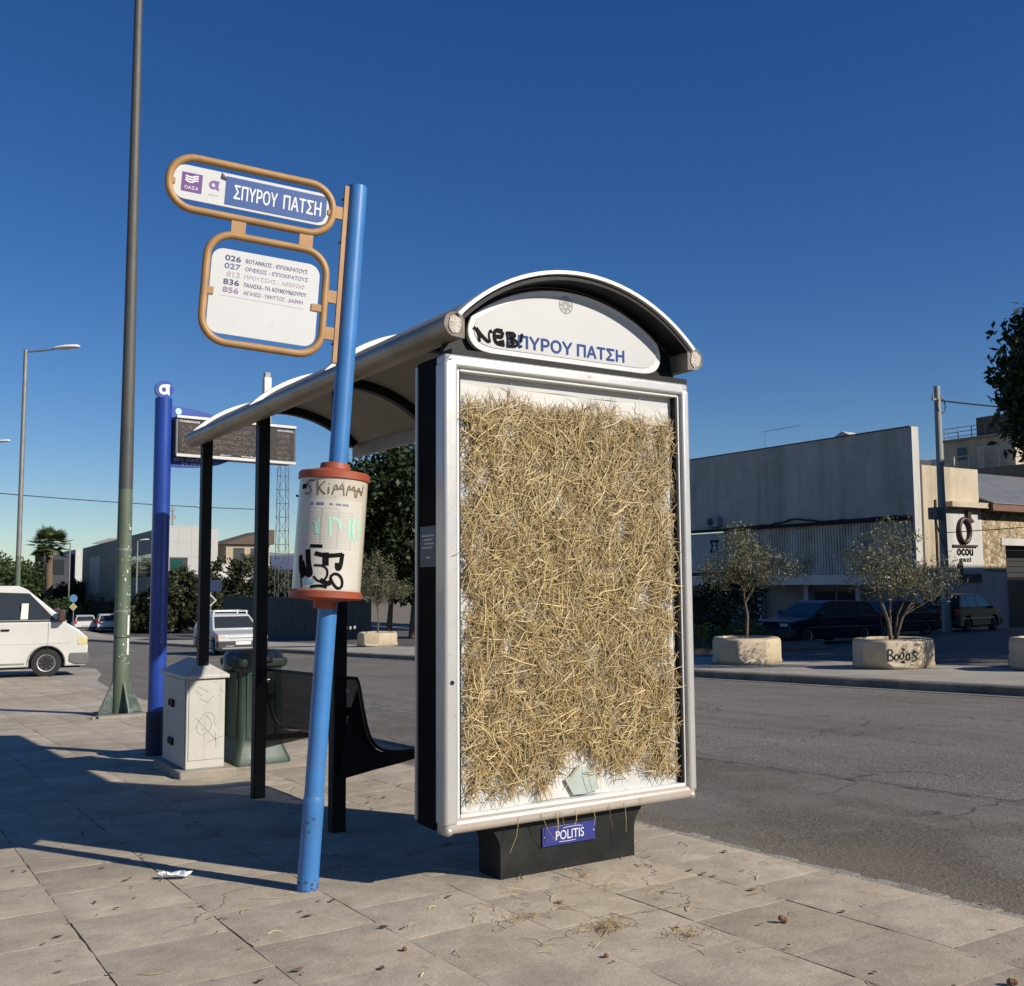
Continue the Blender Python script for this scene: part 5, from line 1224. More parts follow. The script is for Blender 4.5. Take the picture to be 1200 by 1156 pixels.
struct('flower_bed', MB().prism([(16.8, 18.6), (21.5, 16.4), (24.5, 19.4), (21., 23.6), (17.5, 22.)], gz(19)-.3, gz(19)-.03, 'z'), M('bed_soil', (.17, .105, .06), .95, var=.35, vs=5, bump=.8, bs=15))
struct('traffic_island', MB().prism([(16.4, 6.6), (21, 4.5), (23, 6.5), (17.2, 8.3), (16.4, 7.6)], gz(6.4)-.3, gz(6.4)-.02, 'z'), medm)
tree('young_tree', 'thin leafless sapling standing on the traffic island', 'sapling', (16.7, 7.2, gz(7.2)-.03), [([(0, 0, 0), (.02, .02, .5), (0, .03, 1.0)], .02), ([(0, 0, 0), (-.1, .1, .3), (-.18, .2, .5)], .012)], [(0, 0, 1.3, .2, .2, .2)], 4, 4, .1, .06, olive_l, None, .3, 2, .006)
# ------------------------------------------------------------------ warehouse across the street
render_w = M('grey_render', (.54, .48, .40), .9, streak=.55, var=.08, vs=.6, bump=.3, bs=12, dirt=(.17, .17, .165), dirt_amt=.4, dirt_s=.5)
whr = M('white_render', (.50, .49, .46), .85, streak=.55, var=.05, vs=1.2, dirt=(.42, .39, .34), dirt_amt=.4, dirt_s=.8)
beige = M('beige_render', (.50, .42, .31), .9, streak=.55, var=.09, vs=1.0, bump=.3, bs=14, dirt=(.34, .28, .20), dirt_amt=.5, dirt_s=.7)
darkw = M('dark_recess', (.035, .036, .038), .7)
wx, wy = 43.65, 29.74; gb_ = gz(32)-.2
wh_ = thing('warehouse', 'two-storey warehouse with a blank grey render wall over a corrugated band', 'warehouse', (wx, wy, gb_))
def B(x0, x1, y0, y1, z0, z1): return MB().box(x0-wx, x1-wx, y0-wy, y1-wy, z0-gb_, z1-gb_)
Y1 = 75
obj('upper_wall', B(wx, 44.15, wy+.002, Y1, 4.6, 9.2), render_w, wh_)
tag(obj('end_pier', B(wx+.002, 44.2, wy-.12, wy, gb_-.5, 9.22), whr, wh_), 'white lit end of the parapet wall')
obj('coping', B(wx-.05, 44.2, wy-.05, Y1, 9.2, 9.26), M('coping_dark', (.10, .10, .10), .8), wh_)
aw = B(wx-.28, wx, wy+.1, Y1, 4.42, 4.60)
obj('rolled_awning', aw, M('awning_black', (.012, .012, .013), .8, var=.4, vs=2), wh_, bevel=.06)
cor_ = MB(); y = wy+.15
while y < 43.3:
    cor_.box(.04, .14, y-wy, y+.11-wy, 1.66-gb_, 4.43-gb_); cor_.box(.09, .15, y+.11-wy, y+.20-wy, 1.66-gb_, 4.43-gb_); y += .20
obj('corrugated_band', cor_, M('corrugated_sheet', (.58, .53, .44), .7, .1, streak=.55, var=.2, vs=.8, dirt=(.16, .14, .115), dirt_amt=.6, dirt_s=1.2), wh_)
sgn = obj('white_panel', B(wx-.02, wx+.1, 43.35, 60, 1.95, 4.35), whr, wh_)
ws = text('lettering', 'ΣΤ', 0, .75, 0, .75, 0, M('sign_navy', (.02, .03, .12), .5), wh_, .03)
co = np.empty(len(ws.data.vertices)*3); ws.data.vertices.foreach_get('co', co); co = co.reshape(-1, 3)
ws.data.vertices.foreach_set('co', np.stack([np.full(len(co), -.03), 44.6-co[:, 0]-wy, 3.15+co[:, 2]-gb_], 1).ravel()); ws.data.update(); ws.parent = sgn
obj('dark_band', B(wx-.03, wx+.1, 43.35, 60, 1.66, 1.93), darkw, wh_)
obj('canopy', B(wx-.9, wx+.1, wy+1.0, Y1, 1.10, 1.64), M('canopy_paint', (.66, .62, .55), .7, var=.06, vs=1), wh_)
gl = B(wx+.5, wx+.6, wy, Y1, gb_-.5, 1.15); obj('ground_floor_wall', gl, M('shop_wall', (.24, .22, .20), .8, var=.25, vs=.5), wh_)
for y in (31.2, 33.3, 36.9, 40.5): obj('pillar', B(wx+.1, wx+.45, y, y+.3, gb_-.5, 1.1), M('pillar_white', (.45, .45, .44), .7), wh_)
for y0, y1 in ((33.8, 35.1), (35.3, 36.7)): obj('shop_window', B(wx+.42, wx+.49, y0, y1, -.6, .95), glassd, wh_)
pst = MB()
obj('poster_wall', B(wx+.3, wx+.48, 43, 60, gb_-.4, 1.08), M('poster_wall', (.22, .22, .22), .8, var=.5, vs=1.2), wh_)
acu = obj('air_conditioner', B(wx-.42, wx-.01, 43.5, 44.5, 4.72, 5.35), M('ac_grey', (.28, .28, .27), .6), wh_, bevel=.02)
obj('fan', MB().tube([(-.44, 44.15-wy, 5.03-gb_), (-.40, 44.15-wy, 5.03-gb_)], .24, 20), M('fan_dark', (.02, .02, .02), .6), acu)
obj('cable_bundle', MB().tube([(-.1, y-wy, 4.62+.25*max(0, 1-abs(y-37.5)/2.)+random.uniform(-.03, .03)-gb_) for y in np.linspace(30, 42, 30)], .05, 6), M('cable_black', (.015, .015, .015), .7), wh_)
an = MB().tube([(.3, 40-wy, 9.2-gb_), (.3, 40-wy, 10.35-gb_)], .025, 6).tube([(.3, 40.1-wy, 10.3-gb_), (.3, 37.2-wy, 10.3-gb_)], .015, 5).tube([(.3, 36.6-wy, 9.2-gb_), (.3, 36.6-wy, 9.95-gb_)], .02, 5)
obj('aerial', an, galv, wh_)
obj('roof_vent', MB().prism([(33.6-wy, 9.25-gb_), (34.9-wy, 9.25-gb_), (34.2-wy, 9.55-gb_)], .2, 1.2, 'x'), whr, wh_)
obj('side_wall', B(44.45, 49.35, wy, wy+12, gb_-.5, 7.28), beige, wh_)
obj('drain_pipe', MB().tube([(44.32-wx, -.05, -1.5-gb_), (44.32-wx, -.05, 7.3-gb_)], .09, 8), M('pipe_brown', (.11, .07, .06), .7), wh_)
obj('roof_parapet', B(44.5, 46.2, wy+.6, wy+5, 7.25, 7.65), darkw, wh_)
obj('ledge', B(46.2, 49.75, wy-.55, wy-.003, 5.14, 5.42), beige, wh_)
swl = tag(obj('sign_wall', B(46.25, 49.42, wy-.06, wy-.003, 1.75, 5.13), whr, wh_), 'white sign wall with a dark ring emblem')
obj('lower_wall', B(44.45, 51.5, wy-.04, wy-.002, gb_-.5, 1.74), M('lower_render', (.46, .43, .39), .9, streak=.55, var=.1, vs=1), wh_)
emb = M('emblem_brown', (.045, .018, .018), .5)
cx_, cz_ = 47.75, 3.92
rg = [(cx_-wx+.47*math.cos(t_), -.14, cz_-gb_+.62*math.sin(t_)) for t_ in np.linspace(0, math.tau, 28, endpoint=False)]
obj('ring_emblem', MB().tube(rg, .125, 10, closed=True), emb, swl, smooth=60)
obj('ring_stem', MB().prism([(cx_-wx+.22, 4.45-gb_), (cx_-wx+.24, 4.95-gb_), (cx_-wx+.38, 5.02-gb_), (cx_-wx+.48, 4.9-gb_), (cx_-wx+.52, 4.6-gb_), (cx_-wx+.78, 4.42-gb_), (cx_-wx+.5, 4.3-gb_)], -.24, -.08), emb, swl)
obj('sign_bar', B(46.75, 48.85, wy-.16, wy-.062, 3.06, 3.17), emb, swl)
text('lettering', 'ocou', 47.12-wx, 48.5-wx, 2.62-gb_, 2.95-gb_, -.075, blk, swl, .05)
text('lettering', 'gazi', 47.25-wx, 48.3-wx, 2.22-gb_, 2.5-gb_, -.075, blk, swl, .03)
obj('meter_box', B(47.3, 48.9, wy-.35, wy-.042, -.4, .35), M('meter_grey', (.25, .25, .25), .7), wh_)
obj('notice_board', B(47.1, 49.1, wy-.12, wy-.042, 1.2, 1.62).box(47.15-wx, 47.4-wx, -.2, -.05, 1.1-gb_, 2.2-gb_), darkw, wh_)
obj('wall_pipe', MB().tube([(45.5-wx, -.06, -1-gb_), (45.5-wx, -.06, 5.5-gb_)], .06, 6).tube([(46.0-wx, -.06, 1-gb_), (46.0-wx, -.06, 5.-gb_)], .05, 6), M('pipe_rust', (.25, .15, .10), .7), wh_)
# stone walled yard building
def stone_mat():
    m, N, L, P_ = nodes_of('rubble_stone'); tc = N.new('ShaderNodeTexCoord').outputs['Object']
    v = N.new('ShaderNodeTexVoronoi'); v.inputs['Scale'].default_value = 3.6; L.new(tc, v.inputs['Vector'])
    hs = N.new('ShaderNodeSeparateColor'); L.new(v.outputs['Color'], hs.inputs[0])
    c = ramp(N, L, hs.outputs[0], [(0, (.24, .17, .10)), (.5, (.40, .31, .19)), (1, (.52, .43, .30))])
    e = N.new('ShaderNodeTexVoronoi'); e.feature = 'DISTANCE_TO_EDGE'; e.inputs['Scale'].default_value = 3.6; L.new(tc, e.inputs['Vector'])
    jn_ = ramp(N, L, e.outputs[0], [(.0, (.45,)*3), (.12, (1.,)*3)])
    c = mixc(N, L, 1., c, ramp(N, L, noise(N, L, tc, 9, 6), [(.3, (.75,)*3), (.7, (1.15,)*3)]), 'MULTIPLY')
    L.new(mixc(N, L, 1., c, jn_, 'MULTIPLY'), P_.inputs['Base Color']); P_.inputs['Roughness'].default_value = .95
    b = N.new('ShaderNodeBump'); b.inputs['Distance'].default_value = .06; L.new(e.outputs[0], b.inputs['Height']); L.new(b.outputs[0], P_.inputs['Normal'])
    return m
yb = thing('stone_building', 'low rubble-stone building with a sloping grey roof and wide dark gate', 'stone building', (wx, wy, gb_))
sm_ = stone_mat()
obj('wall', B(49.45, 51.55, wy-.03, wy+8, 1.745, 5.0).box(51.55-wx, 58-wx, -.03, 8, 3.62-gb_, 5-gb_).box(58-wx, 75-wx, -.03, 8, -2-gb_, 5-gb_), sm_, yb)
obj('plastered_base', B(51.502, 51.55, wy-.05, wy+8, gb_-.5, 1.744), M('lower_render', (.38, .38, .37)), yb)
obj('lintel', B(51.15, 58.3, wy-.08, wy-.031, 3.2, 3.6), whr, yb)
gt = obj('gate', B(51.56, 57.99, wy+.9, wy+1.0, gb_-.5, 3.6), M('gate_black', (.012, .012, .012), .6, var=.5, vs=2), yb)
bars = MB()
for k in range(12): bars.box(51.6-wx, 57.9-wx, .84, .88, gb_-gb_+.4+k*.32, gb_-gb_+.44+k*.32)
obj('gate_bar', bars, M('gate_iron', (.035, .03, .028), .6), gt)
obj('eave', B(49.45, 76, wy-.75, wy+.1, 5.02, 5.45), M('eave_brown', (.16, .085, .06), .8), yb)
rfm = M('sheet_roof', (.20, .20, .205), .45, .3, var=.15, vs=.8, dirt=(.30, .28, .26), dirt_amt=.5, dirt_s=1)
obj('roof', MB().add([(49.42-wx, -.8, 5.46-gb_), (76-wx, -.8, 5.46-gb_), (76-wx, 6.5, 8.2-gb_), (49.42-wx, 6.5, 8.2-gb_), (49.42-wx, -.8, 5.40-gb_), (76-wx, -.8, 5.40-gb_), (76-wx, 6.5, 8.1-gb_), (49.42-wx, 6.5, 8.1-gb_)],
    [(0, 1, 2, 3), (4, 7, 6, 5), (0, 4, 5, 1), (1, 5, 6, 2), (2, 6, 7, 3), (3, 7, 4, 0)]), rfm, yb)
# buildings seen over the roofs
cbld = thing('cream_house', 'dull cream rooftop house with railings and a dark tower, behind the sloping roof', 'house', (72, 40, gz(40)))
def B2(x0, x1, y0, y1, z0, z1): return MB().box(x0-72, x1-72, y0-40, y1-40, z0-gz(40), z1-gz(40))
crm = M('cream_wall', (.42, .35, .24), .9, streak=.55, var=.1, vs=.5)
obj('wall', B2(72, 84, 36, 47.4, -2, 12.4), crm, cbld)
obj('cornice', B2(71.7, 84.3, 35.8, 47.6, 12.4, 12.55), M('cornice_grey', (.25, .23, .2), .8), cbld)
obj('terrace', B2(68.5, 71.95, 36, 47.4, -2, 9.6), M('terrace_brown', (.2, .16, .11), .9), cbld)
obj('stair_block', B2(69, 71.9, 39.5, 42.5, 9.65, 11.3), beige, cbld)
for y0, y1 in ((45.3, 46.2), (42.8, 43.6)):
    f_ = obj('window', B2(71.93, 72.05, y0, y1, 10.7, 11.9), M('frame_pale', (.4, .38, .34), .7), cbld); obj('pane', B2(71.9, 71.93, y0+.06, y1-.06, 10.78, 11.82), glassd, f_)
rl = MB()
for y in np.arange(40.6, 47.4, 1.25): rl.tube([(-3.2, y-40, 9.6-gz(40)), (-3.2, y-40, 10.75-gz(40))], .06, 5)
for z in (10.2, 10.7): rl.tube([(-3.2, 36.2-40, z-gz(40)), (-3.2, 47.2-40, z-gz(40))], .025, 4)
obj('railing', rl, M('rail_white', (.5, .48, .44), .6), cbld)
rl = MB()
for y in np.arange(42.6, 47.6, 1.2): rl.tube([(.2, y-40, 12.5-gz(40)), (.2, y-40, 13.5-gz(40))], .04, 5)
for z in (12.8, 13.15, 13.5): rl.tube([(.2, 42.5-40, z-gz(40)), (.2, 47.5-40, z-gz(40))], .028, 4)
obj('roof_railing', rl, galv, cbld)
obj('tower', B2(72.4, 80, 38, 44.7, 12.55, 14.1), M('tower_dark', (.10, .08, .065), .8), cbld)
lb_ = thing('low_annex', 'low white rooftop annex just right of the warehouse end wall', 'annex', (70, 49, gz(49)))
obj('wall', MB().box(2, 8, -.9, .9, -1, 11.15-gz(49)), whr, lb_); obj('window', MB().box(1.95, 2, -.5, .5, 9.6-gz(49), 10.8-gz(49)), glassd, lb_)
wf = thing('white_block', 'distant white flat-roofed block peeping over the warehouse parapet', 'building', (58, 64, gz(64)))
obj('wall', MB().box(-8, .6, 0, 8, 0, 12.45-gz(64)), whr, wf); obj('chimney', MB().box(-3, -2.5, .2, .7, 12.45-gz(64), 13.3-gz(64)).box(-5.6, -4.6, -.1, .6, 11.6-gz(64), 12.2-gz(64)), darkw, wf)
# building beyond the right edge that keeps the side street in shade
sb = thing('corner_building', 'tall building south of the side street, outside the photo, shading the parked cars', 'building', (44, 4, gz(4)))
obj('wall', MB().box(-14, 26, -8, 8, -1, 14.2), beige, sb)
for k in range(9):
    for z in (2.2, 5.6, 9.0): f_ = obj('window', MB().box(-12.5+k*4.2, -10.5+k*4.2, 7.99, 8.06, z, z+1.9), M('frame_pale', (.4, .38, .34)), sb); obj('pane', MB().box(-12.4+k*4.2, -10.6+k*4.2, 8.06, 8.08, z+.1, z+1.8), glassd, f_)
# utility pole with its cables
up_ = thing('utility_pole', 'round grey utility pole with a junction box in front of the sign wall', 'utility pole', (36.98, 23.4, gz(23.4)-.16))
zt = 10.5
obj('pole', MB().tube([(0, 0, 0), (0, 0, zt)], [.19, .125], 14), M('pole_grey', (.30, .31, .28), .8, var=.12, vs=1.5, dirt=(.15, .15, .13), dirt_amt=.4, dirt_s=1), up_, smooth=50)
obj('crossarm', MB().box(-.35, .35, -.04, .04, zt-.62, zt-.54).cyl((.3, 0, zt-.54), (.3, 0, zt-.35), .04, n=8).cyl((-.3, 0, zt-.54), (-.3, 0, zt-.35), .04, n=8), galv, up_)
obj('cable_loop', MB().tube([(.12+.28*math.cos(t_), -.1, zt-.85+.32*math.sin(t_)) for t_ in np.linspace(0, math.tau, 20)], .025, 5), M('cable_black', (.015, .015, .015), .7), up_)
obj('junction_box', MB().box(-.75, -.2, -.25, .15, 4.75, 5.25).tube([(-.5, 0, 4.75), (-.45, -.1, 4.3), (-.1, -.12, 3.6)], .03, 5), M('box_grey', (.16, .15, .13), .7, var=.3), up_)
def cable(label, a, b, sag, r_=.02):
    a, b = Vector(a), Vector(b); pts = [a.lerp(b, i/24)-Vector((0, 0, sag*4*(i/24)*(1-i/24))) for i in range(25)]
    return tag(obj('cable', MB().tube(pts, r_, 5), M('cable_black', (.015, .015, .015), .7)), label, 'cable')
cable('black cable running right from the top of the utility pole', (37.0, 23.4, 9.0), (62, 12, 9.6), .8, .035)
cable('thin cable crossing the white sign wall', (37, 23.4, 3.3), (62, 19, 5.6), .2, .02)
cable('thin black cable crossing the sky behind the bus shelter', (-14.0, 40.6, 6.3), (18.06, 54.5, 5.65), .45, .022)
# ------------------------------------------------------------------ far end of the street
of = thing('office_building', 'modern office with a dark grey clad box overhanging and a white panelled end', 'office building', (22, 93.5, gz(93)))
OA = math.atan2(3.74, 62.9)
of.rotation_euler = (0, 0, -OA)
clad = M('grey_cladding', (.135, .145, .14), .6, 0, streak=.55, var=.08, vs=.4)
wpan = M('white_cladding', (.43, .42, .40), .6, var=.03, vs=.5)
Z0 = 2.67
obj('clad_box', MB().box(0, 4.6, 0.03, 60, Z0-.9, Z0+6.4), clad, of)
jl = MB()
for z in np.arange(Z0-.4, Z0+6.2, .62): jl.box(-.006, .0, .03, 60, z, z+.03)
obj('cladding_joint', jl, M('joint_grey', (.08, .085, .085), .7), of)
obj('strip_window', MB().box(-.03, .05, 2.5, 22, Z0+1.9, Z0+4.1), glassd, of)
obj('tall_window', MB().box(-.03, .05, 42, 52, Z0+.1, Z0+4.9), M('louvre_grey', (.24, .27, .30), .5), of)
obj('ground_floor', MB().box(1.0, 4.4, 1.2, 58, -.3, Z0-.9), darkw, of)
obj('end_wall', MB().box(-.05, 3.6, -.3, .0, Z0-.9, Z0+6.5), wpan, of)
obj('end_wing', MB().box(3.6, 4.7, -.9, 6, Z0-2, Z0+6.3), wpan, of)
jl = MB()
for z in np.arange(Z0-.4, Z0+6.4, 1.35): jl.box(-.05, 3.6, -.307, -.3, z, z+.03)
for x in (1.2, 2.4): jl.box(x, x+.03, -.307, -.3, Z0-.9, Z0+6.5)
obj('panel_joint', jl, M('joint_pale', (.35, .34, .32), .7), of)
f_ = obj('window', MB().box(.5, 2.1, -.34, -.30, Z0+.6, Z0+3.6), darkw, of); obj('pane', MB().box(.65, 1.6, -.36, -.34, Z0+.75, Z0+3.45), M('green_pane', (.015, .075, .06), .15), f_)
pg = MB()
for k in range(9): pg.box(.3, 5, 36+k*2.0, 36.35+k*2.0, Z0+6.75, Z0+6.9)
obj('roof_louvre', pg, galv, of)
obj('aerial', MB().tube([(.8, .5, Z0+6.4), (.8, .5, Z0+8.3)], .06, 5).box(.5, 1.1, .4, .6, Z0+7.2, Z0+7.5).box(.55, 1.0, .4, .6, Z0+7.9, Z0+8.2).tube([(4.1, 0, Z0+6.3), (4.1, 0, Z0+7.4)], .04, 5), galv, of)
wb = thing('white_house', 'small white flat-roofed house between the palm and the grey office', 'house', (27.8, 165, gz(165)))
obj('wall', MB().box(-1.2, 8, 0, 10, 0, 9.3), whr, wb); obj('dark_wing', MB().box(-5.5, -1.2, 1, 10, 0, 8.6), M('wing_dark', (.035, .04, .05), .7), wb)
for q in ((5.5, 7.8), (1.8, 3.4)): obj('window', MB().box(-4.2, -2.6, .94, 1., *q), glassd, wb)
rh = thing('gabled_house', 'pale house with a shallow brown roof behind the olive bushes', 'house', (31.4, 105.2, gz(105)))
obj('wall', MB().box(-5.5, 5, 0, 8, 0, 6.0), whr, rh)
obj('upper_storey', MB().box(.2, 5, .8, 8, 6.0, 8.1), M('ochre_wall', (.36, .30, .22), .9), rh)
obj('roof', MB().prism([(-.3, 8.1), (5.4, 8.1), (5.4, 9.7), (4.9, 9.7)], .4, 8.4), M('roof_brown', (.10, .075, .055), .9), rh)
for q in ((1.0, 2.2), (2.9, 3.5)): obj('window', MB().box(*q, .76, .82, 6.2, 7.7), darkw, rh)
bc = thing('blue_hoarding', 'dark blue site canopy beside the lattice mast', 'hoarding', (30.5, 83, gz(83)))
obj('sheet', MB().box(-2.0, 3, 0, .3, 4.6, 6.2), M('tarp_blue', (.025, .05, .13), .6), bc); obj('post', MB().box(-1.9, -1.7, 0, .2, 0, 4.6), galv, bc); obj('post', MB().box(2.7, 2.9, 0, .2, 0, 4.6), galv, bc)
mm = thing('mast', 'tall white mast showing above the shelter gutter', 'mast', (18.06, 54.5, gz(54.5)-.16))
obj('shaft', MB().tube([(0, 0, 0), (0, 0, 12.6)], .12, 12), M('mast_white', (.62, .62, .60), .5, var=.15, vs=.6, dirt=(.3, .28, .25), dirt_amt=.5, dirt_s=1), mm, smooth=50)
obj('head', MB().box(-.22, .22, -.2, .2, 12.6, 15.3), M('mast_panel', (.60, .60, .58), .5, var=.1), mm, bevel=.03); obj('cap', MB().box(-.16, .16, -.15, .15, 15.3, 15.6), galv, mm)
lm = thing('lattice_mast', 'thin steel lattice mast rising behind the middle shelter leg', 'mast', (24.2, 68.5, gz(68)-.16))
lt = MB(); w = .42
for sx, sy in ((-w, -w), (w, -w), (w, w), (-w, w)): lt.tube([(sx, sy, 0), (sx*.75, sy*.75, 12.2)], .024, 4)
z = .5; k = 0
while z < 11.8:
    f = 1-.25*z/12.2; g_ = 1-.25*(z+1.0)/12.2; c4 = [(-w, -w), (w, -w), (w, w), (-w, w)]
    for i in range(4):
        a, b = c4[i], c4[(i+1) % 4]
        lt.tube([(a[0]*f, a[1]*f, z), (b[0]*g_, b[1]*g_, z+1.0)] if k % 2 else [(b[0]*f, b[1]*f, z), (a[0]*g_, a[1]*g_, z+1.0)], .014, 4); lt.tube([(a[0]*f, a[1]*f, z), (b[0]*f, b[1]*f, z)], .013, 4)
    z += 1.0; k += 1
obj('lattice', lt, M('mast_steel', (.15, .15, .155), .6, .3), lm)
hf = thing('hoarding_fence', 'dark grey sheet fence under the big fig tree', 'fence', (21.6, 46, gz(46)-.16))
for k in range(11): obj('sheet', MB().box(0, .05, 1.6+k*2.4, 3.95+k*2.4, -.7, 2.1), M('hoarding_grey', (.075, .068, .06), .8, var=.2, vs=1), hf)
sbv = thing('striped_barrier', 'pair of black and white striped barrier boards under the fig tree', 'barrier', (16.4, 40.0, gz(40)-.16), (0, 0, CX))
for z, x0, x1, tl in ((1.0, -.6, .5, .12), (.55, -.6, .9, .16)):
    bd_ = MB().add([(x0, 0, z), (x1, 0, z+tl), (x1, 0, z+tl+.13), (x0, 0, z+.13), (x0, .03, z), (x1, .03, z+tl), (x1, .03, z+tl+.13), (x0, .03, z+.13)], [(0, 1, 2, 3), (4, 7, 6, 5), (0, 4, 5, 1), (1, 5, 6, 2), (2, 6, 7, 3), (3, 7, 4, 0)])
    o = obj('board', bd_, white_sheet, sbv); st_ = MB(); n_ = 8
    for q in range(n_):
        xa = x0+(x1-x0)*(q+.0)/n_; xb = x0+(x1-x0)*(q+.5)/n_; f = tl/(x1-x0)
        st_.add([(xa, -.003, z+(xa-x0)*f), (xb, -.003, z+(xb-x0)*f), (xb, -.003, z+.13+(xb-x0)*f), (xa, -.003, z+.13+(xa-x0)*f)], [(0, 1, 2, 3)])
    obj('stripe', st_, blk, o)
for x in (-.45, .4): obj('stand', MB().box(x-.02, x+.02, .03, .06, 0, 1.15), galv, sbv)
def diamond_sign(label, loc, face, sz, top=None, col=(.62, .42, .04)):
    t = thing('priority_sign', label, 'road sign', loc, (0, 0, face), 'diamond priority signs')
    obj('post', MB().tube([(0, 0, 0), (0, 0, 2.9)], .035, 8), galv, t)
    o = obj('plate', MB().prism([(0, 2.1-sz), (sz, 2.1), (0, 2.1+sz), (-sz, 2.1)], -.06, -.045), white_sheet, t)
    obj('diamond_field', MB().prism([(0, 2.1-sz*.72), (sz*.72, 2.1), (0, 2.1+sz*.72), (-sz*.72, 2.1)], -.066, -.061), M('sign_field'+str(col[0]), col, .5), o)
    if top == 'disc': obj('blue_disc', MB().tube([(0, -.06, 2.1+sz+.34), (0, -.045, 2.1+sz+.34)], .30, 20), M('disc_blue', (.14, .28, .45), .5), t)
    if top == 'plate': obj('blue_plate', MB().box(-.55, .55, -.06, -.045, 2.1+sz+.15, 2.1+sz+.75), M('plate_dark_blue', (.02, .03, .08), .5), t)
    return t
diamond_sign('yellow diamond road sign with a blue disc above, over the van bonnet', (12.43, 81.8, gz(81.8)), -OA-.5, .30, 'disc')
diamond_sign('pale diamond road sign under a blue plate, above the white estate car', (14.02, 51.2, gz(51.2)), -.3, .32, 'plate', (.03, .03, .03))  # yellow diamond field painted near-black here to stand for shade
# hills on the horizon
hv = []; n_ = 60
for i in range(n_+1):
    a = R(-60+150*i/n_); h_ = 30+70*abs(math.sin(i*.31+1))*abs(math.sin(i*.13+.5))+14*math.sin(i*1.7)
    hv += [(2600*math.sin(a), 2600*math.cos(a), -20), (2900*math.sin(a), 2900*math.cos(a), max(8, h_)), (3300*math.sin(a), 3300*math.cos(a), -20)]
hf_ = [(3*i+k, 3*i+3+k, 3*i+4+k, 3*i+1+k) for i in range(n_) for k in (0, 1)]
struct('hills', MB().add(hv, hf_), M('hill_scrub', (.16, .17, .17), .95, var=.2, vs=.01))
struct('pavement_corner', poly_sheet([(KERB+.02, 12.5), (KERB+.12, 14), (2.0, 17.5), (2.6, 20.2), (3.0, 23), (2.6, 25.9), (KERB+.02, 25.9)], -.006), medm)
# ------------------------------------------------------------------ small things on the pavement
lit = MB()
for k in range(150):
    x, y = random.uniform(-2.6, 1.45), random.uniform(-2.4, 2.2)
    if random.random() < .55: x, y = random.gauss(.4, .5), random.gauss(-.35, .45)
    if x > 1.45: continue
    l = random.uniform(.02, .13); a = random.uniform(0, math.tau); z = gz(y)+.004
    lit.tube([(x, y, z), (x+l*.5*math.cos(a), y+l*.5*math.sin(a), z+random.uniform(.001, .008)), (x+l*math.cos(a+.3), y+l*math.sin(a+.3), z)], random.uniform(.0008, .0018), 4)
tag(obj('loose_straw', lit, sm2), 'loose straw strands scattered over the paving below the case', 'straw', kind='stuff')
lf = MB()
for k in range(420):
    x, y = random.uniform(-3.2, 1.55), random.uniform(-2.6, 3.0)
    if random.random() < .35: x = random.choice([KERB-.005-p*i for i in range(9)])+random.gauss(0, .025)
    if random.random() < .12: x, y = random.gauss(1.45, .15), random.gauss(-1.9, .35)
    if x > 1.6: continue
    s_ = random.uniform(.004, .017); a = random.uniform(0, math.tau); z = gz(y)+.0045
    q = [(x+s_*math.cos(a+t_)*random.uniform(.5, 1.2)*(1.6 if i % 2 == 0 else .6), y+s_*math.sin(a+t_)*random.uniform(.5, 1.2), z+random.uniform(0, .006)) for i, t_ in enumerate((0, 1.3, 3.0, 4.4))]
    lf.add(q, [(0, 1, 2, 3)])
tag(obj('leaf_litter', lf, leaf_mat('dry_leaf', (.045, .03, .02), (.24, .16, .09), .1, .8)), 'dry leaf crumbs lying on the paving', 'leaf litter', kind='stuff')
sc_ = MB(); n_ = 7
vs = []
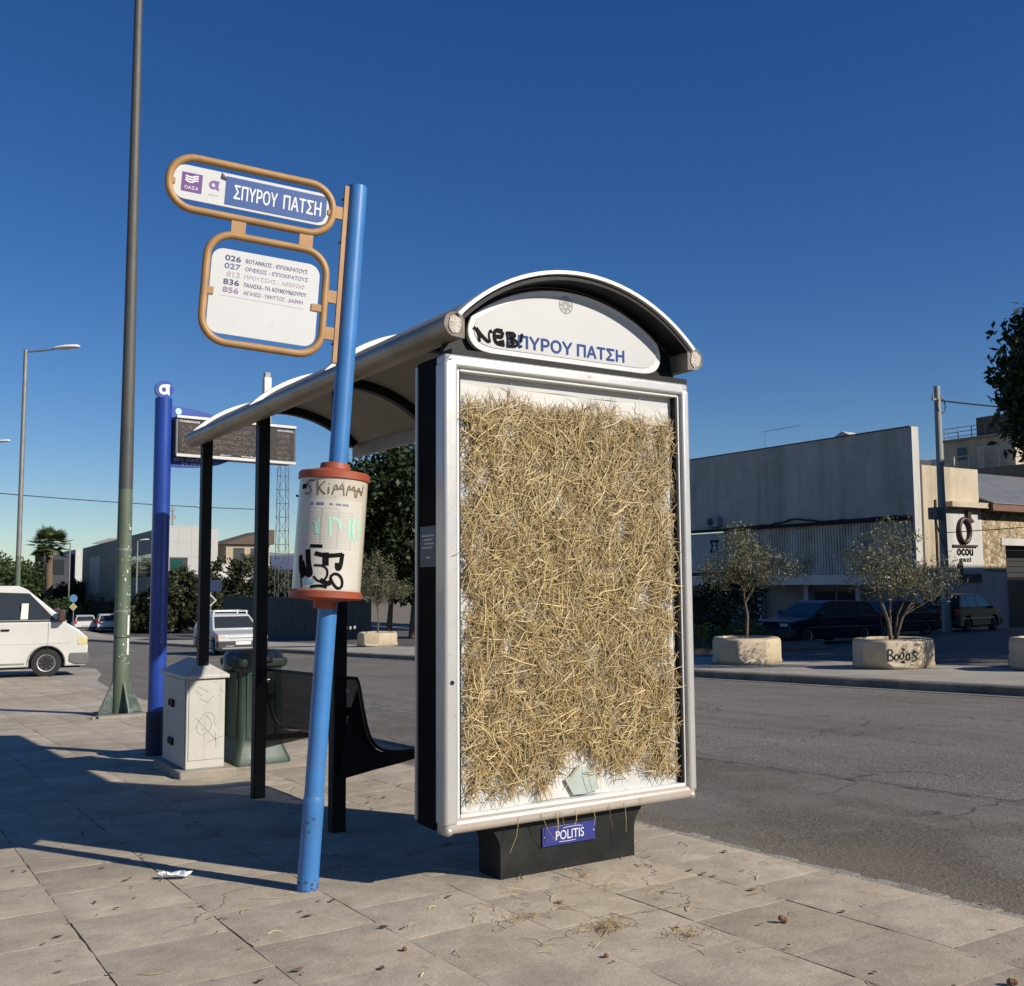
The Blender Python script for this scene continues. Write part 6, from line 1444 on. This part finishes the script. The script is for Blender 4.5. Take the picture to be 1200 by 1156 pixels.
for i in range(n_):
    for j in range(4): vs.append((-.07+.14*i/(n_-1)+random.uniform(-.006, .006), -.022+.045*j/3+random.uniform(-.009, .009), .006+abs(random.gauss(0, .014))))
sc_.add(vs, [(i*4+j, i*4+j+1, (i+1)*4+j+1, (i+1)*4+j) for i in range(n_-1) for j in range(3)])
o = obj('paper_scrap', sc_, M('scrap_paper', (.68, .70, .72), .7, var=.25, vs=25)); o.location = (-.83, .93, gz(.93)+.004); o.rotation_euler = (0, 0, R(-28))
tag(o, 'crumpled white paper scrap lying on the paving left of the blue post', 'paper scrap')
def pod(x, y, s_, lb):
    mb = MB()
    for k in range(3):
        c = Vector((random.uniform(-.5, .5)*s_, random.uniform(-.5, .5)*s_, s_*.5))
        mb.lathe([(.05*s_, -.5*s_), (.42*s_, -.35*s_), (.55*s_, 0), (.38*s_, .35*s_), (.05*s_, .5*s_)], 8, c)
    o = obj('seed_pod', mb, M('pod_brown', (.15, .075, .04), .9, var=.4, vs=80)); o.location = (x, y, gz(y)+.002); o.rotation_euler = (.3, .4, random.uniform(0, 3))
    tag(o, lb, 'seed pod', 'dry seed pods on the paving')
pod(.79, -1.09, .022, 'tan seed pod on the slab right of the black foot'); pod(-.45, -.55, .014, 'dark red seed pod nearest the bottom edge, left of the straw'); pod(.06, -1.02, .014, 'dark red seed pod between the grass tuft and the bottom edge'); pod(.86, -1.92, .018, 'blackened seed pod at the lower right corner of the paving')
gr_ = MB()
for k in range(140):
    cx_, cy_ = random.choice(((.25, -.78), (.25, -.78), (.42, -1.0), (.08, -.5)))
    x, y = random.gauss(cx_, .05), random.gauss(cy_, .03); l = random.uniform(.015, .05); a = random.uniform(0, math.tau); z = gz(y)
    gr_.tube([(x, y, z), (x+.4*l*math.cos(a), y+.4*l*math.sin(a), z+l*.5), (x+l*math.cos(a), y+l*math.sin(a), z+l*.45)], .0011, 3)
tag(obj('dry_grass', gr_, M('grass_dry', (.30, .22, .10), .9, var=.3, vs=50)), 'dry grass tufts growing in the paving joints', 'grass', kind='stuff')
